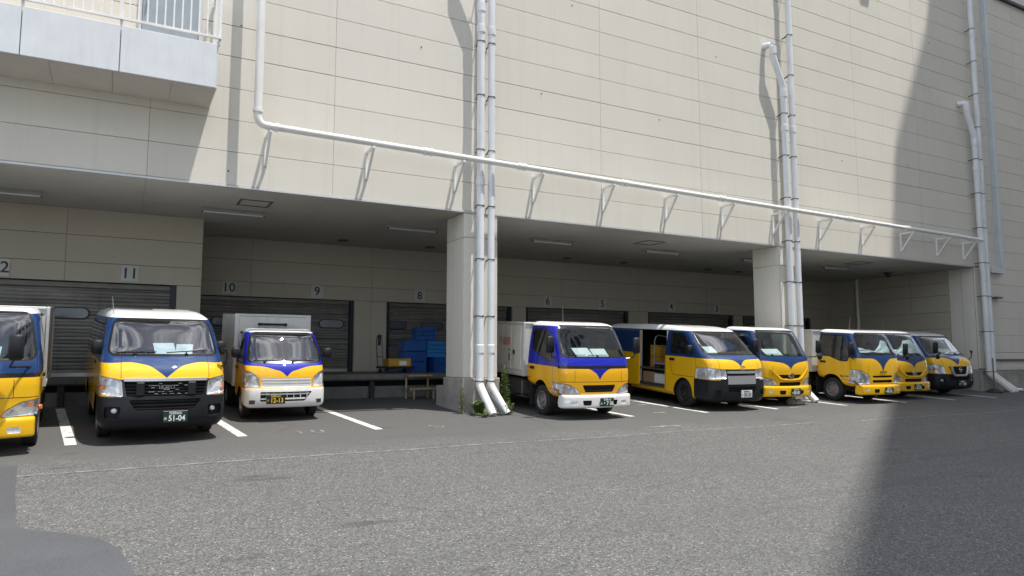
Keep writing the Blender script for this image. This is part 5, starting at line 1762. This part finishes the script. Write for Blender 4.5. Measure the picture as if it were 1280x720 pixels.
def dock_cart():
    o = thing('platform_cart', 'flat platform cart with a looped handle on the dock near the crates', 'cart', (6.22, 3.75, ZD))
    bx('cart_deck', 'navy', o, -0.42, 0.42, -0.28, 0.28, 0.12, 0.17, 0.012)
    b = MB(); b.tube([(-0.40, -0.22, 0.17), (-0.44, -0.22, 0.85), (-0.43, -0.15, 0.95), (-0.42, 0, 0.97), (-0.43, 0.15, 0.95), (-0.44, 0.22, 0.85), (-0.40, 0.22, 0.17)], 0.015, 8)
    b.tube([(-0.42, -0.22, 0.42), (-0.42, 0.22, 0.42)], 0.012, 8)
    b.build('cart_handle', 'clamp', o)
    bx('cart_grip', 'rubber', o, -0.47, -0.40, -0.03, 0.03, 0.70, 0.97, 0.015)
    for sx in (-1, 1):
        for sy in (-1, 1):
            b = MB(); b.lathe([(0.0, -0.02), (0.05, -0.02), (0.058, 0), (0.05, 0.02), (0, 0.02)], 14, 0, (sx * 0.33, sy * 0.2, 0.058), 'y'); b.build('cart_wheel', 'rubber', o)
    c = thing('parcel', 'low yellow parcel box with a white label on the platform cart', 'box', (6.26, 3.72, ZD + 0.171))
    b = MB(); b.box(-0.3, 0.3, -0.2, 0.2, 0, 0.20, 0, 0.01); b.box(-0.02, 0.18, -0.203, -0.2, 0.03, 0.14, 1)
    b.build('carton', ['yelcrate', 'paper'], c)
dock_cart()

def steps():
    o = thing('step_stool', 'rough wooden two step stool standing against the dock edge', 'stool', (6.42, 2.55, ground_z(2.55)))
    for x in (-0.30, 0.26):
        bx('leg', 'wood', o, x, x + 0.04, 0.17, 0.21, 0, 0.54, 0.004)
        bx('leg', 'wood', o, x + (0.06 if x < 0 else 0.0), x + 0.04 + (0.06 if x < 0 else 0.0), -0.20, -0.16, 0, 0.23, 0.004)
        bx('side_rail', 'wood', o, x, x + 0.038, -0.155, 0.165, 0.18, 0.22, 0.004)
    bx('tread', 'wood', o, -0.32, 0.32, -0.02, 0.22, 0.541, 0.58, 0.005)
    bx('tread', 'wood', o, -0.34, 0.36, -0.24, 0.0, 0.231, 0.27, 0.005)
steps()

# bundle of dark tubes leaning between the pipe feet
o = thing('tube_bundle', 'dark blue tubes leaning between the two pipe feet of the first column', 'tubes', (6.9, -0.28, 0))
for k in range(4):
    b = MB(); b.tube([(0.03 + 0.035 * k, -0.38, ground_z(-0.66) + 0.02 + 0.01 * (k % 2)), (-0.14 + 0.035 * k, -0.04 + 0.015 * (k % 2), 0.50 - 0.03 * k)], 0.014, 8); b.build('tube', 'teal', o)
o = thing('ground_pipe', 'short white pipe lying on the asphalt by the far right pipe feet', 'pipe', (27.0, -0.42, ground_z(-0.42) + 0.06))
b = MB(); b.tube([(-0.15, 0, 0), (0.42, 0.05, 0), (0.5, 0.03, 0.0), (0.52, -0.05, -0.02)], 0.05, 12); b.build('pipe', 'pvcw', o)
o = thing('post_stand', 'thin black post in a black weighted base by the far right pipes', 'post', (25.75, -0.45, ground_z(-0.45)))
b = MB(); b.lathe([(0.26, 0.0), (0.26, 0.03), (0.17, 0.09), (0.06, 0.13), (0.0, 0.13)], 18, axis='z'); b.build('stand_base', 'rubber', o)
b = MB(); b.tube([(0, 0, 0.13), (0.0, 0.0, 1.15)], 0.02, 8); b.build('post', 'clamp', o)
o = thing('rubble', 'pale broken concrete pieces at the foot of the second column', 'rubble', (15.9, -0.85, ground_z(-0.85)))
for k in range(9):
    b = MB()
    x, y, s_ = random.uniform(-0.55, 0.2), random.uniform(-0.15, 0.25), random.uniform(0.06, 0.14)
    vs = [(x + s_ * random.uniform(.7, 1.2) * sx, y + s_ * random.uniform(.6, 1.1) * sy, 0 if sz < 0 else s_ * random.uniform(.5, 1.2)) for sz in (-1, 1) for sy in (-1, 1) for sx in (-1, 1)]
    b.add(vs, [(0, 2, 3, 1), (4, 5, 7, 6), (0, 1, 5, 4), (2, 6, 7, 3), (0, 4, 6, 2), (1, 3, 7, 5)])
    b.build('stone', 'concrete', o)

# ================================================================== weeds at the column foot
def weed(label, x, y, h, n, leaf, spread, mat, seed, bushy=False):
    rnd = random.Random(seed)
    o = thing('weed', label, 'plant', (x, y, ground_z(y)), group='weeds at the column foot')
    st, lf = MB(), MB()
    for k in range(n):
        a = rnd.uniform(0, 6.28); L = h * rnd.uniform(0.7, 1.0)
        dx, dy = math.cos(a) * spread * rnd.uniform(.3, 1), math.sin(a) * spread * rnd.uniform(.3, 1)
        P = [Vector((0.02 * math.cos(a), 0.02 * math.sin(a), 0)) + Vector((dx * t * t, dy * t * t, L * t)) for t in (0, .25, .5, .75, 1)]
        st.tube([tuple(p) for p in P], [0.008, 0.007, 0.006, 0.004, 0.003], 5)
        m = int(L / 0.022) + 6
        for j in range(m):
            t = (0.12 + 0.88 * j / m)
            p = Vector((dx * t * t, dy * t * t, L * t))
            an = j * 2.4 + rnd.uniform(-.5, .5)
            sz = leaf * (1.15 - 0.6 * t if not bushy else 1.0) * rnd.uniform(.7, 1.2)
            d = Vector((math.cos(an), math.sin(an), rnd.uniform(.2, .9))).normalized()
            s_ = d.cross(Vector((0, 0, 1))).normalized() * sz * (0.16 if not bushy else 0.32)
            tip = p + d * sz + Vector((0, 0, -0.25 * sz)); mid = p + d * sz * 0.5 + Vector((0, 0, 0.05 * sz))
            lf.add([tuple(p), tuple(mid - s_), tuple(tip), tuple(mid + s_)], [(0, 1, 2), (0, 2, 3)], rnd.randint(0, 1))
    st.build('stem', 'stem', o)
    lf.build('leaves', [mat, 'leafy'], o, fix=False)
weed('tall thin weed against the left of the first column base', 6.30, -0.14, 0.62, 2, 0.11, 0.06, 'leafy', 3)
weed('low bushy weed left of the pipe feet', 6.55, -0.40, 0.28, 9, 0.13, 0.22, 'leaf', 5, True)
weed('tall leafy weed right of the pipe feet beside the white lorry box', 7.32, -0.10, 1.05, 3, 0.15, 0.09, 'leafy', 8)
weed('low tuft growing under the right pipe foot', 7.2, -0.5, 0.26, 8, 0.11, 0.22, 'leafy', 11)
weed('small creeping tuft at the front of the first column', 6.5, -0.72, 0.10, 9, 0.09, 0.24, 'leafy', 14)
